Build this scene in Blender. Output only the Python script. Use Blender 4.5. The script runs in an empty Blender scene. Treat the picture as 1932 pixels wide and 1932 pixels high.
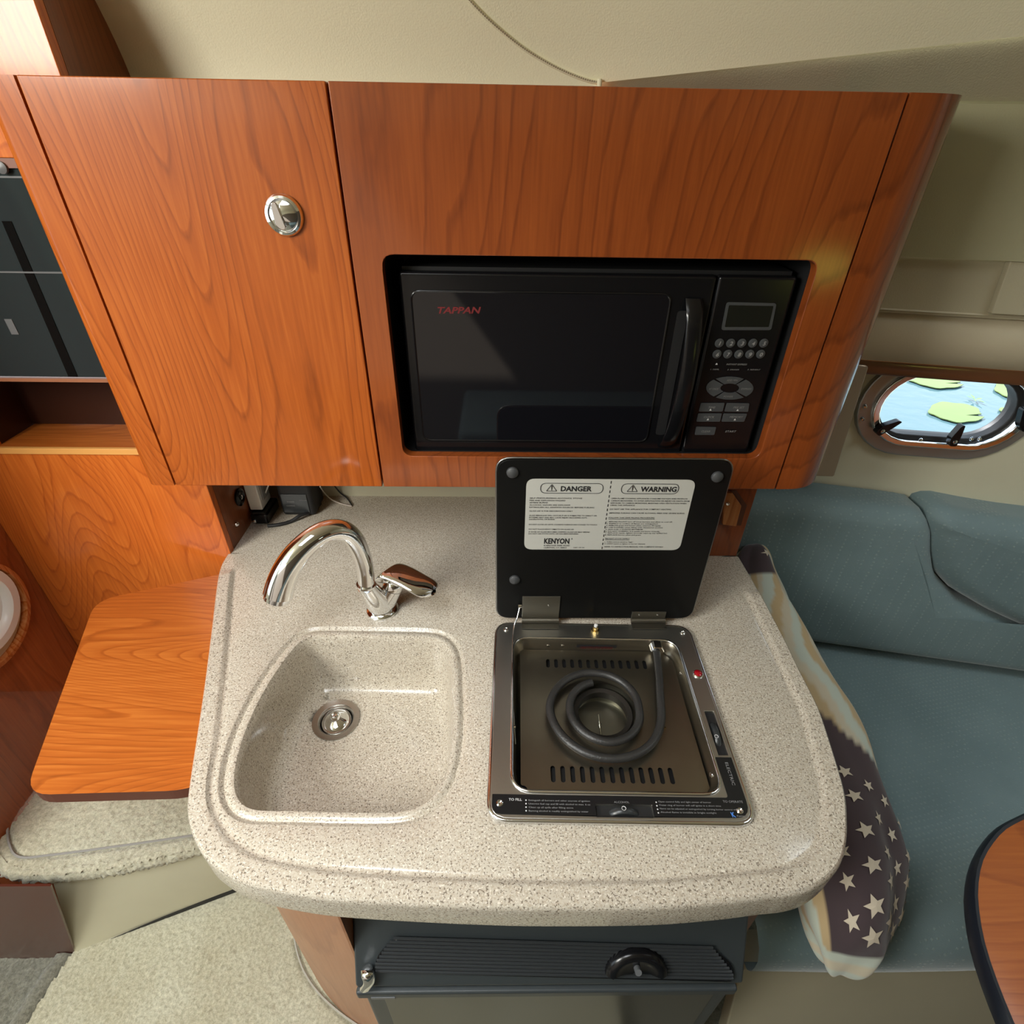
import bpy, bmesh, math, random
import numpy as np
from mathutils import Vector, Matrix, noise as mnoise

random.seed(7)
C = bpy.context.scene.collection
PI = math.pi

# ------------------------------------------------------------------ camera, world, light, exposure
F = 1030.0; HALF = 966.0
CAM = np.array([0.0, 0.0, 1.5])
PITCH, YAW, ROLL = math.radians(34.5), 0.0217, 0.018
_fwd = np.array([math.sin(YAW)*math.cos(PITCH), math.cos(YAW)*math.cos(PITCH), -math.sin(PITCH)])
_rt0 = np.array([math.cos(YAW), -math.sin(YAW), 0.0]); _up0 = np.cross(_rt0, _fwd)
_rt = math.cos(ROLL)*_rt0+math.sin(ROLL)*_up0; _up = -math.sin(ROLL)*_rt0+math.cos(ROLL)*_up0
cd = bpy.data.cameras.new('camera'); cam = bpy.data.objects.new('camera', cd); C.objects.link(cam)
cd.sensor_fit = 'HORIZONTAL'; cd.sensor_width = 36.0; cd.lens = 36.0*F/1932.0; cd.clip_start = .02
m = Matrix.Identity(4)
for i in range(3):
    m[i][0] = _rt[i]; m[i][1] = _up[i]; m[i][2] = -_fwd[i]; m[i][3] = CAM[i]
cam.matrix_world = m
S = bpy.context.scene; S.camera = cam
S.view_settings.view_transform = 'Standard'; S.view_settings.look = 'None'
S.view_settings.exposure = 0.0; S.view_settings.gamma = 1.0; S.view_settings.use_curve_mapping = False
try:
    S.cycles.max_bounces = 8; S.cycles.diffuse_bounces = 5; S.cycles.glossy_bounces = 4; S.cycles.transmission_bounces = 6
    S.cycles.sample_clamp_indirect = 6.0; S.cycles.caustics_reflective = False; S.cycles.caustics_refractive = False
    S.cycles.use_denoising = True
except Exception: pass

W = bpy.data.worlds.new('sky'); S.world = W; W.use_nodes = True
wn = W.node_tree.nodes; wl = W.node_tree.links
bg = wn['Background']
tc = wn.new('ShaderNodeTexCoord'); sep = wn.new('ShaderNodeSeparateXYZ'); cr = wn.new('ShaderNodeValToRGB')
wl.new(tc.outputs['Generated'], sep.inputs[0]); wl.new(sep.outputs['Z'], cr.inputs[0])
cr.color_ramp.elements[0].position = 0.0; cr.color_ramp.elements[0].color = (.80, .88, .92, 1)
cr.color_ramp.elements[1].position = .8; cr.color_ramp.elements[1].color = (.62, .80, 1.0, 1)
wl.new(cr.outputs[0], bg.inputs[0]); bg.inputs[1].default_value = 2.6

def area(name, loc, target, sx, sy, power, col=(1, 1, 1)):
    l = bpy.data.lights.new(name, 'AREA'); l.shape = 'RECTANGLE'; l.size = sx; l.size_y = sy; l.energy = power; l.color = col
    o = bpy.data.objects.new(name, l); C.objects.link(o); o.location = loc
    d = Vector(target)-Vector(loc); o.rotation_euler = d.to_track_quat('-Z', 'Y').to_euler()
    return o
area('companionway_daylight', (-1.36, -.42, 1.91), (-.60, .95, 1.05), .6, .6, 33, (1.0, .97, .88))
sn_ = bpy.data.lights.new('sun', 'SUN'); sn_.energy = 16; sn_.angle = .02; so0 = bpy.data.objects.new('sun', sn_); C.objects.link(so0); so0.rotation_euler = Vector((.5, -.5, -.7)).to_track_quat('-Z', 'Y').to_euler()
hd_ = area('hatch_daylight', (-.38, .02, 1.90), (-.30, .10, 0), .45, .45, 5.0, (.93, .97, 1.0)); hd_.data.spread = math.radians(115)
bh_ = area('bow_hatch_daylight', (1.25, .40, 1.84), (1.2, .62, 0), .45, .45, 2.3, (.85, .94, 1.0)); bh_.data.spread = math.radians(105)

# ------------------------------------------------------------------ measuring: a view line meets a real surface
def ray(px, py): return (px-HALF)/F*_rt-(py-HALF)/F*_up+_fwd
def onZ(px, py, z): d = ray(px, py); return CAM+d*(z-CAM[2])/d[2]
def onY(px, py, y): d = ray(px, py); return CAM+d*(y-CAM[1])/d[1]
def onX(px, py, x): d = ray(px, py); return CAM+d*(x-CAM[0])/d[0]
def onS(px, py, a, b=-.2):                     # hull side plane Y = a + b X
    d = ray(px, py); s = (a+b*CAM[0]-CAM[1])/(d[1]-b*d[0]); return CAM+d*s
def onN(px, py, p, n):
    d = ray(px, py); n = np.array(n, float); return CAM+d*(np.dot(np.array(p)-CAM, n)/np.dot(d, n))

# ------------------------------------------------------------------ materials
def nt(name):
    mt = bpy.data.materials.new(name); mt.use_nodes = True; t = mt.node_tree
    return mt, t, t.nodes, t.links, t.nodes['Principled BSDF']
def setp(b, **k):
    for a, v in k.items():
        a = a.replace('_', ' ')
        if a in b.inputs: b.inputs[a].default_value = v
def plain(name, col, rough=.5, metal=0., coat=0., bump=0., bscale=200., spec=.5, var=0., **kw):
    mt, t, n, l, b = nt(name)
    setp(b, Base_Color=(*col, 1), Roughness=rough, Metallic=metal, Coat_Weight=coat, Coat_Roughness=.08, Specular_IOR_Level=spec, **kw)
    if bump or var:
        tc = n.new('ShaderNodeTexCoord'); ns = n.new('ShaderNodeTexNoise'); ns.inputs['Scale'].default_value = bscale; ns.inputs['Detail'].default_value = 4
        l.new(tc.outputs['Object'], ns.inputs['Vector'])
        if bump:
            bp = n.new('ShaderNodeBump'); bp.inputs['Strength'].default_value = bump; bp.inputs['Distance'].default_value = .002
            l.new(ns.outputs[0], bp.inputs['Height']); l.new(bp.outputs[0], b.inputs['Normal'])
        if var:
            ns2 = n.new('ShaderNodeTexNoise'); ns2.inputs['Scale'].default_value = bscale*.08; ns2.inputs['Detail'].default_value = 5
            l.new(tc.outputs['Object'], ns2.inputs['Vector'])
            mx = n.new('ShaderNodeMix'); mx.data_type = 'RGBA'
            mx.inputs[6].default_value = (*[c*(1-var) for c in col], 1); mx.inputs[7].default_value = (*[min(1, c*(1+var)) for c in col], 1)
            l.new(ns2.outputs[0], mx.inputs[0]); l.new(mx.outputs[2], b.inputs['Base Color'])
    return mt

def wood(name, axis='z', crough=.13, off=(0, 0, 0), lo=(.20, .045, .007), mid=(.41, .105, .015), hi=(.56, .175, .030), swirl=1.0, coat=.55, rings=9.0):
    """cherry veneer: grain runs along the axis, rings come from contour lines of a stretched noise"""
    mt, t, n, l, b = nt(name)
    tc = n.new('ShaderNodeTexCoord'); mp = n.new('ShaderNodeMapping'); l.new(tc.outputs['Object'], mp.inputs[0])
    mp.inputs['Location'].default_value = off
    long_, wide = .75, 3.3
    sc = {'z': (wide, wide, long_), 'x': (long_, wide, wide), 'y': (wide, long_, wide)}[axis]
    mp.inputs['Scale'].default_value = sc
    n1 = n.new('ShaderNodeTexNoise'); n1.inputs['Scale'].default_value = 1.25; n1.inputs['Detail'].default_value = 1.2; n1.inputs['Roughness'].default_value = .35; n1.inputs['Distortion'].default_value = .35*swirl
    l.new(mp.outputs[0], n1.inputs['Vector'])
    # fine wobble
    n2 = n.new('ShaderNodeTexNoise'); n2.inputs['Scale'].default_value = 9; n2.inputs['Detail'].default_value = 3
    l.new(mp.outputs[0], n2.inputs['Vector'])
    m1 = n.new('ShaderNodeMath'); m1.operation = 'MULTIPLY'; m1.inputs[1].default_value = rings*3.6
    l.new(n1.outputs[0], m1.inputs[0])
    m2 = n.new('ShaderNodeMath'); m2.operation = 'MULTIPLY_ADD'; m2.inputs[1].default_value = .8
    l.new(n2.outputs[0], m2.inputs[0]); l.new(m1.outputs[0], m2.inputs[2])
    fr = n.new('ShaderNodeMath'); fr.operation = 'FRACT'; l.new(m2.outputs[0], fr.inputs[0])
    rp = n.new('ShaderNodeValToRGB'); l.new(fr.outputs[0], rp.inputs[0])
    e = rp.color_ramp.elements; e[0].position = 0; e[0].color = (.44, .44, .44, 1); e[1].position = 1; e[1].color = (.46, .46, .46, 1)
    for p, v in ((.45, .48), (.78, .54), (.90, .74), (.97, .60)):
        x = e.new(p); x.color = (v, v, v, 1)
    # pores: fibres much longer than wide
    mp2 = n.new('ShaderNodeMapping'); l.new(tc.outputs['Object'], mp2.inputs[0])
    mp2.inputs['Scale'].default_value = tuple(9 if s == long_ else 210 for s in sc)
    n3 = n.new('ShaderNodeTexNoise'); n3.inputs['Scale'].default_value = 1; n3.inputs['Detail'].default_value = 3; l.new(mp2.outputs[0], n3.inputs['Vector'])
    # broad tone change
    n4 = n.new('ShaderNodeTexNoise'); n4.inputs['Scale'].default_value = .9; n4.inputs['Detail'].default_value = 2; l.new(mp.outputs[0], n4.inputs['Vector'])
    a1 = n.new('ShaderNodeMath'); a1.operation = 'MULTIPLY_ADD'; a1.inputs[1].default_value = .55; l.new(n3.outputs[0], a1.inputs[0]); l.new(rp.outputs[0], a1.inputs[2])
    a2 = n.new('ShaderNodeMath'); a2.operation = 'MULTIPLY_ADD'; a2.inputs[1].default_value = .42; l.new(n4.outputs[0], a2.inputs[0]); l.new(a1.outputs[0], a2.inputs[2])
    a3 = n.new('ShaderNodeMath'); a3.operation = 'SUBTRACT'; a3.inputs[1].default_value = .505; l.new(a2.outputs[0], a3.inputs[0])
    cr = n.new('ShaderNodeValToRGB'); l.new(a3.outputs[0], cr.inputs[0])
    e = cr.color_ramp.elements; e[0].position = .22; e[0].color = (*hi, 1); e[1].position = 1.0; e[1].color = (*lo, 1)
    x = e.new(.50); x.color = (*mid, 1)
    l.new(cr.outputs[0], b.inputs['Base Color'])
    setp(b, Roughness=.42, Specular_IOR_Level=.2, Coat_Weight=coat, Coat_Roughness=crough)
    return mt

WD = wood('cherry_door', 'z', off=(.3, 0, .1), rings=13, swirl=1.5, coat=.40, lo=(.16, .033, .005), mid=(.38, .086, .011), hi=(.50, .135, .020))
WD2 = wood('cherry_panel_dimmed', 'z', off=(5.7, 1.3, 2.2), swirl=.5, rings=7, lo=(.12, .025, .006), mid=(.255, .057, .011), hi=(.34, .082, .015), coat=1.0)  # same veneer as the door, darkened for the dimmer light at the right
WB = wood('cherry_bulkhead_lit', 'z', off=(2.1, 4.0, .7), rings=12, swirl=1.3, lo=(.30, .055, .008), mid=(.55, .132, .018), hi=(.70, .20, .032))  # cherry made brighter; daylight from the left is put into its colour
WX = wood('cherry_flap', 'x', off=(0.9, 5.1, 8), rings=19, swirl=.6)
WT = wood('cherry_table', 'x', off=(7.4, 2.1, 3), rings=8, swirl=.5, lo=(.22, .055, .014), mid=(.36, .10, .022), hi=(.45, .14, .03))
WE = plain('pale_wood_edge', (.72, .36, .10), .4, coat=.3)
WDK = wood('dark_cherry', 'z', off=(9, 2, 3), rings=6, swirl=.5, lo=(.14, .04, .015), mid=(.22, .065, .022), hi=(.28, .09, .03))

def counter_mat():
    mt, t, n, l, b = nt('speckled_solid_surface')
    tc = n.new('ShaderNodeTexCoord')
    base = (.55, .50, .415)
    prev = None
    def specks(scale, thr, col, prev, soft=.03, seed=0.):
        mp = n.new('ShaderNodeMapping'); mp.inputs['Location'].default_value = (seed, seed*.7, seed*1.3); l.new(tc.outputs['Object'], mp.inputs[0])
        ns = n.new('ShaderNodeTexNoise'); ns.inputs['Scale'].default_value = scale; ns.inputs['Detail'].default_value = 1.5; ns.inputs['Roughness'].default_value = .6
        l.new(mp.outputs[0], ns.inputs['Vector'])
        mr = n.new('ShaderNodeMapRange'); mr.inputs['From Min'].default_value = thr; mr.inputs['From Max'].default_value = thr+soft; l.new(ns.outputs[0], mr.inputs['Value'])
        mx = n.new('ShaderNodeMix'); mx.data_type = 'RGBA'; l.new(mr.outputs[0], mx.inputs[0])
        if prev is None: mx.inputs[6].default_value = (*base, 1)
        else: l.new(prev, mx.inputs[6])
        mx.inputs[7].default_value = (*col, 1)
        return mx.outputs[2]
    p = specks(330, .50, (.47, .405, .32), None, .10, 1.1)
    p = specks(380, .60, (.74, .69, .60), p, .05, 4.3)
    p = specks(400, .590, (.20, .165, .13), p, .05, 7.7)
    l.new(p, b.inputs['Base Color']); setp(b, Roughness=.24, Specular_IOR_Level=.5, Coat_Weight=.25, Coat_Roughness=.1)
    return mt
MC = counter_mat()
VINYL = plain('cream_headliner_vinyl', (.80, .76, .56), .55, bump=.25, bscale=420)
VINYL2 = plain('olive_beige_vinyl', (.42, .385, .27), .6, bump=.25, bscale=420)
VINYL3 = plain('taupe_vinyl', (.30, .235, .16), .5, bump=.2, bscale=420)
GEL = plain('cream_gelcoat', (.60, .57, .42), .35, coat=.2, var=.04)
BLACK = plain('black_plastic', (.006, .006, .007), .20, spec=.4)
BLACKM = plain('matte_black', (.010, .010, .011), .6)
BGLASS = plain('black_glass', (.006, .006, .008), .04, spec=.6)
GREYP = plain('charcoal_plastic', (.035, .042, .045), .42, bump=.08, bscale=900)
GREYP2 = plain('charcoal_smooth', (.03, .033, .035), .3)
BTN = plain('grey_button', (.055, .06, .065), .5)
INKG = plain('grey_print', (.20, .20, .20), .6)
INKW = plain('white_print', (.62, .62, .62), .6)
INKB = plain('black_print', (.012, .012, .014), .6)
INKR = plain('red_print', (.15, .010, .012), .5)
INKBL = plain('blue_print', (.08, .25, .75), .5)
STICK = plain('silver_sticker', (.50, .50, .46), .45, metal=.0)
CHROME = plain('chrome', (.86, .87, .88), .05, metal=1.)
STEEL = plain('brushed_steel', (.46, .44, .40), .27, metal=1., bump=.04, bscale=300)
STEELD = plain('worn_drip_steel', (.30, .27, .215), .33, metal=1., bump=.06, bscale=120, var=.25)
POL = plain('polished_trim', (.85, .87, .9), .12, metal=1.)
BRASS = plain('brass', (.65, .48, .20), .25, metal=1.)
IRON = plain('burner_coil', (.035, .034, .033), .38, metal=.2, bump=.3, bscale=350, var=.4)
WHITE = plain('white_plastic', (.80, .80, .78), .3)
RED = plain('red_lens', (.35, .003, .01), .12, spec=.7)
DARKGLASS = plain('smoked_glass', (.022, .030, .032), .09, spec=.5)
RUB = plain('black_rubber', (.015, .015, .016), .55)
TAGM = plain('grey_tag', (.12, .125, .13), .4)

def fabric():
    mt, t, n, l, b = nt('teal_grey_upholstery')
    tc = n.new('ShaderNodeTexCoord'); mp = n.new('ShaderNodeMapping'); mp.inputs['Scale'].default_value = (95, 95, 95); l.new(tc.outputs['Object'], mp.inputs[0])
    mp.inputs['Rotation'].default_value = (0, 0, -.2)
    sn = n.new('ShaderNodeSeparateXYZ'); l.new(mp.outputs[0], sn.inputs[0])
    vo = n.new('ShaderNodeTexVoronoi'); vo.inputs['Scale'].default_value = 1.0; vo.inputs['Randomness'].default_value = .25; l.new(mp.outputs[0], vo.inputs['Vector'])
    mr = n.new('ShaderNodeMapRange'); mr.inputs['From Min'].default_value = .16; mr.inputs['From Max'].default_value = .30; mr.inputs['To Min'].default_value = 1; mr.inputs['To Max'].default_value = 0
    l.new(vo.outputs['Distance'], mr.inputs['Value'])
    n2 = n.new('ShaderNodeTexNoise'); n2.inputs['Scale'].default_value = 8; n2.inputs['Detail'].default_value = 6; l.new(tc.outputs['Object'], n2.inputs['Vector'])
    m0 = n.new('ShaderNodeMix'); m0.data_type = 'RGBA'; m0.inputs[6].default_value = (.115, .172, .182, 1); m0.inputs[7].default_value = (.18, .25, .26, 1); l.new(n2.outputs[0], m0.inputs[0])
    mx = n.new('ShaderNodeMix'); mx.data_type = 'RGBA'; l.new(mr.outputs[0], mx.inputs[0]); l.new(m0.outputs[2], mx.inputs[6]); mx.inputs[7].default_value = (.25, .32, .30, 1)
    mm = n.new('ShaderNodeMath'); mm.operation = 'MULTIPLY'; mm.inputs[1].default_value = .40; l.new(mr.outputs[0], mm.inputs[0]); l.new(mm.outputs[0], mx.inputs[0])
    l.new(mx.outputs[2], b.inputs['Base Color'])
    wv = n.new('ShaderNodeTexNoise'); wv.inputs['Scale'].default_value = 900; l.new(tc.outputs['Object'], wv.inputs['Vector'])
    ad = n.new('ShaderNodeMath'); ad.operation = 'MULTIPLY_ADD'; ad.inputs[1].default_value = .6; l.new(wv.outputs[0], ad.inputs[0]); l.new(mr.outputs[0], ad.inputs[2])
    bp = n.new('ShaderNodeBump'); bp.inputs['Strength'].default_value = .5; bp.inputs['Distance'].default_value = .001; l.new(ad.outputs[0], bp.inputs['Height']); l.new(bp.outputs[0], b.inputs['Normal'])
    setp(b, Roughness=.75, Sheen_Weight=.35, Sheen_Roughness=.4)
    return mt
FAB = fabric()

def carpet_mat(name, c1, c2):
    mt, t, n, l, b = nt(name)
    tc = n.new('ShaderNodeTexCoord')
    ns = n.new('ShaderNodeTexNoise'); ns.inputs['Scale'].default_value = 160; ns.inputs['Detail'].default_value = 5; ns.inputs['Roughness'].default_value = .7; l.new(tc.outputs['Object'], ns.inputs['Vector'])
    n2 = n.new('ShaderNodeTexNoise'); n2.inputs['Scale'].default_value = 6; n2.inputs['Detail'].default_value = 4; l.new(tc.outputs['Object'], n2.inputs['Vector'])
    cr = n.new('ShaderNodeValToRGB'); l.new(ns.outputs[0], cr.inputs[0]); cr.color_ramp.elements[0].position = .3; cr.color_ramp.elements[0].color = (*c1, 1); cr.color_ramp.elements[1].position = .7; cr.color_ramp.elements[1].color = (*c2, 1)
    mx = n.new('ShaderNodeMix'); mx.data_type = 'RGBA'; mx.blend_type = 'MULTIPLY'; mx.inputs[0].default_value = .5
    c2r = n.new('ShaderNodeValToRGB'); l.new(n2.outputs[0], c2r.inputs[0]); c2r.color_ramp.elements[0].position = .35; c2r.color_ramp.elements[0].color = (.72, .66, .55, 1); c2r.color_ramp.elements[1].position = .6
    l.new(cr.outputs[0], mx.inputs[6]); l.new(c2r.outputs[0], mx.inputs[7]); l.new(mx.outputs[2], b.inputs['Base Color'])
    bp = n.new('ShaderNodeBump'); bp.inputs['Strength'].default_value = .9; bp.inputs['Distance'].default_value = .003; l.new(ns.outputs[0], bp.inputs['Height']); l.new(bp.outputs[0], b.inputs['Normal'])
    setp(b, Roughness=.95, Sheen_Weight=.3, Specular_IOR_Level=.1)
    return mt
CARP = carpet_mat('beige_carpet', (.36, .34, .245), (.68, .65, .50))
CARPD = carpet_mat('grey_carpet_edge', (.12, .115, .09), (.30, .29, .23))  # grey carpet, tone also lowered for shade on the lower floor

# ------------------------------------------------------------------ mesh helpers
def mk(name, verts, faces, mat=None, parent=None, smooth=None, bevel=0., seg=2, solid=0., sub=0):
    me = bpy.data.meshes.new(name); me.from_pydata([tuple(map(float, v)) for v in verts], [], [tuple(f) for f in faces]); me.update()
    bm = bmesh.new(); bm.from_mesh(me); bmesh.ops.recalc_face_normals(bm, faces=bm.faces); bm.to_mesh(me); bm.free()
    if mat:
        for q in (mat if isinstance(mat, (list, tuple)) else [mat]): me.materials.append(q)
    o = bpy.data.objects.new(name, me); C.objects.link(o)
    if parent: put(o, parent)
    if smooth or bevel:
        me.polygons.foreach_set('use_smooth', [True]*len(me.polygons))
        me.set_sharp_from_angle(angle=math.radians(smooth if smooth else 35))
    if solid:
        s = o.modifiers.new('solid', 'SOLIDIFY'); s.thickness = solid; s.offset = 0
    if bevel:
        b = o.modifiers.new('bevel', 'BEVEL'); b.width = bevel; b.segments = seg; b.limit_method = 'ANGLE'; b.angle_limit = math.radians(30); b.harden_normals = True
    if sub:
        s = o.modifiers.new('sub', 'SUBSURF'); s.levels = sub; s.render_levels = sub
    return o
def put(o, parent):
    o.parent = parent; o.matrix_parent_inverse = Matrix.Translation(-Vector(parent_loc(parent)))
def parent_loc(p):
    return Vector(p.location) if p.type == 'EMPTY' else Vector((0, 0, 0))
def E(name, loc, label=None, cat=None, group=None, kind=None):
    o = bpy.data.objects.new(name, None); C.objects.link(o); o.location = loc; o.empty_display_size = .02
    return tag(o, label, cat, group, kind)
def tag(o, label=None, cat=None, group=None, kind=None):
    if label: o['label'] = label
    if cat: o['category'] = cat
    if group: o['group'] = group
    if kind: o['kind'] = kind
    return o
def box(name, a, b, mat, parent=None, bevel=.0, seg=2):
    x0, y0, z0 = a; x1, y1, z1 = b
    v = [(x0, y0, z0), (x1, y0, z0), (x1, y1, z0), (x0, y1, z0), (x0, y0, z1), (x1, y0, z1), (x1, y1, z1), (x0, y1, z1)]
    f = [(0, 1, 2, 3), (4, 5, 6, 7), (0, 1, 5, 4), (1, 2, 6, 5), (2, 3, 7, 6), (3, 0, 4, 7)]
    return mk(name, v, f, mat, parent, bevel=bevel, seg=seg)
def prism(name, pts, vec, mat, parent=None, bevel=0., seg=2, smooth=None):
    n = len(pts); pts = [np.array(p, float) for p in pts]; vec = np.array(vec, float)
    v = pts+[p+vec for p in pts]
    f = [tuple(range(n)), tuple(range(2*n-1, n-1, -1))]+[(i, (i+1) % n, (i+1) % n+n, i+n) for i in range(n)]
    return mk(name, v, f, mat, parent, bevel=bevel, seg=seg, smooth=smooth)
def rnd(pts, r, k=5):
    """round the corners of a closed polygon of points (any dimension); r number or list"""
    out = []; n = len(pts); pts = [np.array(p, float) for p in pts]
    for i in range(n):
        p0, p, p1 = pts[i-1], pts[i], pts[(i+1) % n]; rr = r[i] if isinstance(r, (list, tuple)) else r
        a = p0-p; b = p1-p; la, lb = np.linalg.norm(a), np.linalg.norm(b)
        if rr <= 0: out.append(p); continue
        a /= la; b /= lb; d = min(rr, la*.49, lb*.49)
        s, e = p+a*d, p+b*d
        for j in range(k+1):
            t = j/k; out.append((1-t)**2*s+2*t*(1-t)*p+t*t*e)
    return out
def spline(pts, per=8, closed=False):
    pts = [np.array(p, float) for p in pts]; n = len(pts); out = []
    rng = range(n) if closed else range(n-1)
    for i in rng:
        if closed: p0, p1, p2, p3 = pts[i-1], pts[i], pts[(i+1) % n], pts[(i+2) % n]
        else: p0, p1, p2, p3 = pts[max(i-1, 0)], pts[i], pts[i+1], pts[min(i+2, n-1)]
        for j in range(per):
            t = j/per
            out.append(.5*((2*p1)+(-p0+p2)*t+(2*p0-5*p1+4*p2-p3)*t*t+(-p0+3*p1-3*p2+p3)*t**3))
    if not closed: out.append(pts[-1])
    return out
def resample(pts, n, closed=False):
    pts = [np.array(p, float) for p in pts]
    if closed: pts = pts+[pts[0]]
    d = [0]
    for a, b in zip(pts, pts[1:]): d.append(d[-1]+np.linalg.norm(b-a))
    out = []; m = n if closed else n-1; j = 0
    for i in range(n):
        s = d[-1]*i/m
        while j < len(d)-2 and d[j+1] < s: j += 1
        t = 0 if d[j+1] == d[j] else (s-d[j])/(d[j+1]-d[j]); out.append(pts[j]+(pts[j+1]-pts[j])*min(max(t, 0), 1))
    return out
def tube(name, pts, r, mat, parent=None, n=12, caps=True, flat=None, closed=False):
    pts = [np.array(p, float) for p in pts]; m_ = len(pts); V = []; Fc = []
    rr = r if isinstance(r, (list, tuple)) else [r]*m_
    t0 = pts[1]-pts[0]; t0 /= np.linalg.norm(t0)
    ref = np.array([0, 0, 1.]) if abs(t0[2]) < .9 else np.array([1., 0, 0])
    nn = np.cross(t0, ref); nn /= np.linalg.norm(nn)
    for i, p in enumerate(pts):
        a = pts[(i-1) % m_] if (i > 0 or closed) else pts[0]; b = pts[(i+1) % m_] if (i < m_-1 or closed) else pts[-1]
        t = b-a; t /= (np.linalg.norm(t)+1e-12)
        nn = nn-t*np.dot(nn, t); nn /= np.linalg.norm(nn); bb = np.cross(t, nn)
        for k in range(n):
            A = 2*PI*k/n; V.append(p+rr[i]*(math.cos(A)*nn+math.sin(A)*bb*(flat or 1)))
    for i in range(m_ if closed else m_-1):
        for k in range(n):
            j = (i+1) % m_; Fc.append((i*n+k, i*n+(k+1) % n, j*n+(k+1) % n, j*n+k))
    if caps and not closed:
        Fc.append(tuple(range(n))); Fc.append(tuple(range((m_-1)*n, m_*n)))
    return mk(name, V, Fc, mat, parent, smooth=50)
def lathe(name, prof, c, axis, mat, parent=None, n=32, smooth=40, ref=None, cap=True):
    """prof: (radius, height along axis)"""
    ax = np.array(axis, float); ax /= np.linalg.norm(ax)
    rf = np.array(ref if ref is not None else ((0, 0, 1) if abs(ax[2]) < .9 else (1, 0, 0)), float)
    u = np.cross(rf, ax); u /= np.linalg.norm(u); v = np.cross(ax, u); c = np.array(c, float)
    V = []; Fc = []
    for r, h in prof:
        for k in range(n):
            A = 2*PI*k/n; V.append(c+ax*h+r*(math.cos(A)*u+math.sin(A)*v))
    for i in range(len(prof)-1):
        for k in range(n): Fc.append((i*n+k, i*n+(k+1) % n, (i+1)*n+(k+1) % n, (i+1)*n+k))
    if cap: Fc.append(tuple(range(n))); Fc.append(tuple(range((len(prof)-1)*n, len(prof)*n)))
    return mk(name, V, Fc, mat, parent, smooth=smooth)
def fill(loops, z=None):
    """triangulated planar area between closed loops (first outer, rest holes); returns verts, faces"""
    bm = bmesh.new()
    for lp in loops:
        vs = [bm.verts.new(tuple(map(float, p))) for p in lp]
        for a, b in zip(vs, vs[1:]+vs[:1]): bm.edges.new((a, b))
    bmesh.ops.triangle_fill(bm, use_beauty=True, use_dissolve=False, edges=bm.edges[:])
    bm.verts.index_update()
    V = [tuple(v.co) for v in bm.verts]; Fc = [tuple(v.index for v in f.verts) for f in bm.faces]; bm.free()
    return V, Fc
def plate(name, loops, vec, mat, parent=None, bevel=0., seg=2):
    """plate with holes, thickness vec"""
    V, Fc = fill(loops); n = len(V); vec = np.array(vec, float)
    V2 = [tuple(np.array(v)+vec) for v in V]
    faces = list(Fc)+[tuple(i+n for i in reversed(f)) for f in Fc]
    ed = {}
    for f in Fc:
        for a, b in zip(f, f[1:]+f[:1]): ed.setdefault((min(a, b), max(a, b)), []).append((a, b))
    for k, v in ed.items():
        if len(v) == 1: a, b = v[0]; faces.append((a, b, b+n, a+n))
    return mk(name, V+V2, faces, mat, parent, bevel=bevel, seg=seg, smooth=30)
def join_verts(parts):
    V = []; Fc = []
    for v, f in parts:
        k = len(V); V += list(v); Fc += [tuple(i+k for i in q) for q in f]
    return V, Fc
def grid(name, rows, mat, parent=None, smooth=40, close_u=False, **k):
    n = len(rows[0]); V = [p for r in rows for p in r]; Fc = []
    for i in range(len(rows)-1):
        for j in range(n if close_u else n-1):
            a = i*n+j; b = i*n+(j+1) % n; Fc.append((a, b, b+n, a+n))
    return mk(name, V, Fc, mat, parent, smooth=smooth, **k)

def text(name, body, p0, p1, h, nrm, mat, parent, align='FIT', bold=0., shear=0., lines=1.0, depth=0.):
    """lettering whose first baseline runs from p0 to p1; nrm points at the reader; h cap height"""
    cu = bpy.data.curves.new(name, 'FONT'); cu.body = body; cu.size = 1; cu.offset = bold; cu.shear = shear; cu.space_line = lines
    cu.extrude = 0; cu.resolution_u = 2
    o = bpy.data.objects.new('t', cu); C.objects.link(o)
    dg = bpy.context.evaluated_depsgraph_get(); me = bpy.data.meshes.new_from_object(o.evaluated_get(dg))
    bpy.data.objects.remove(o); bpy.data.curves.remove(cu)
    co = np.array([v.co[:] for v in me.vertices])
    p0 = np.array(p0, float); p1 = np.array(p1, float); x = p1-p0; L = np.linalg.norm(x); x /= L
    nrm = np.array(nrm, float); nrm = nrm-x*np.dot(nrm, x); nrm /= np.linalg.norm(nrm); y = np.cross(nrm, x)
    w = co[:, 0].max()-co[:, 0].min(); capH = .69
    sx = L/w if align == 'FIT' else h/capH
    pts = [p0+x*(c[0]-co[:, 0].min())*sx+y*c[1]*h/capH+nrm*.0003 for c in co]
    faces = [tuple(p.vertices) for p in me.polygons]; bpy.data.meshes.remove(me)
    return mk(name, pts, faces, mat, parent)
def lines_text(name, rows, org, xd, yd, nrm, mat, parent, bold=.008):
    """rows: (text, x, y, width or None, h) in label coordinates; all in one print"""
    V = []; Fc = []
    for body, x, y, w, h in rows:
        p0 = org+xd*x+yd*y; o = text('t', body, p0, p0+xd*(w or 1), h, nrm, None, None, align='FIT' if w else 'N', bold=bold)
        k = len(V); V += [v.co[:] for v in o.data.vertices]; Fc += [tuple(i+k for i in p.vertices) for p in o.data.polygons]
        me = o.data; bpy.data.objects.remove(o); bpy.data.meshes.remove(me)
    o = mk(name, V, Fc, mat, parent); o['kind'] = 'stuff'; return o

def noise2(x, y, s, seed=0.): return mnoise.noise(Vector((x*s+seed, y*s-seed, seed*1.7)))

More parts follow.
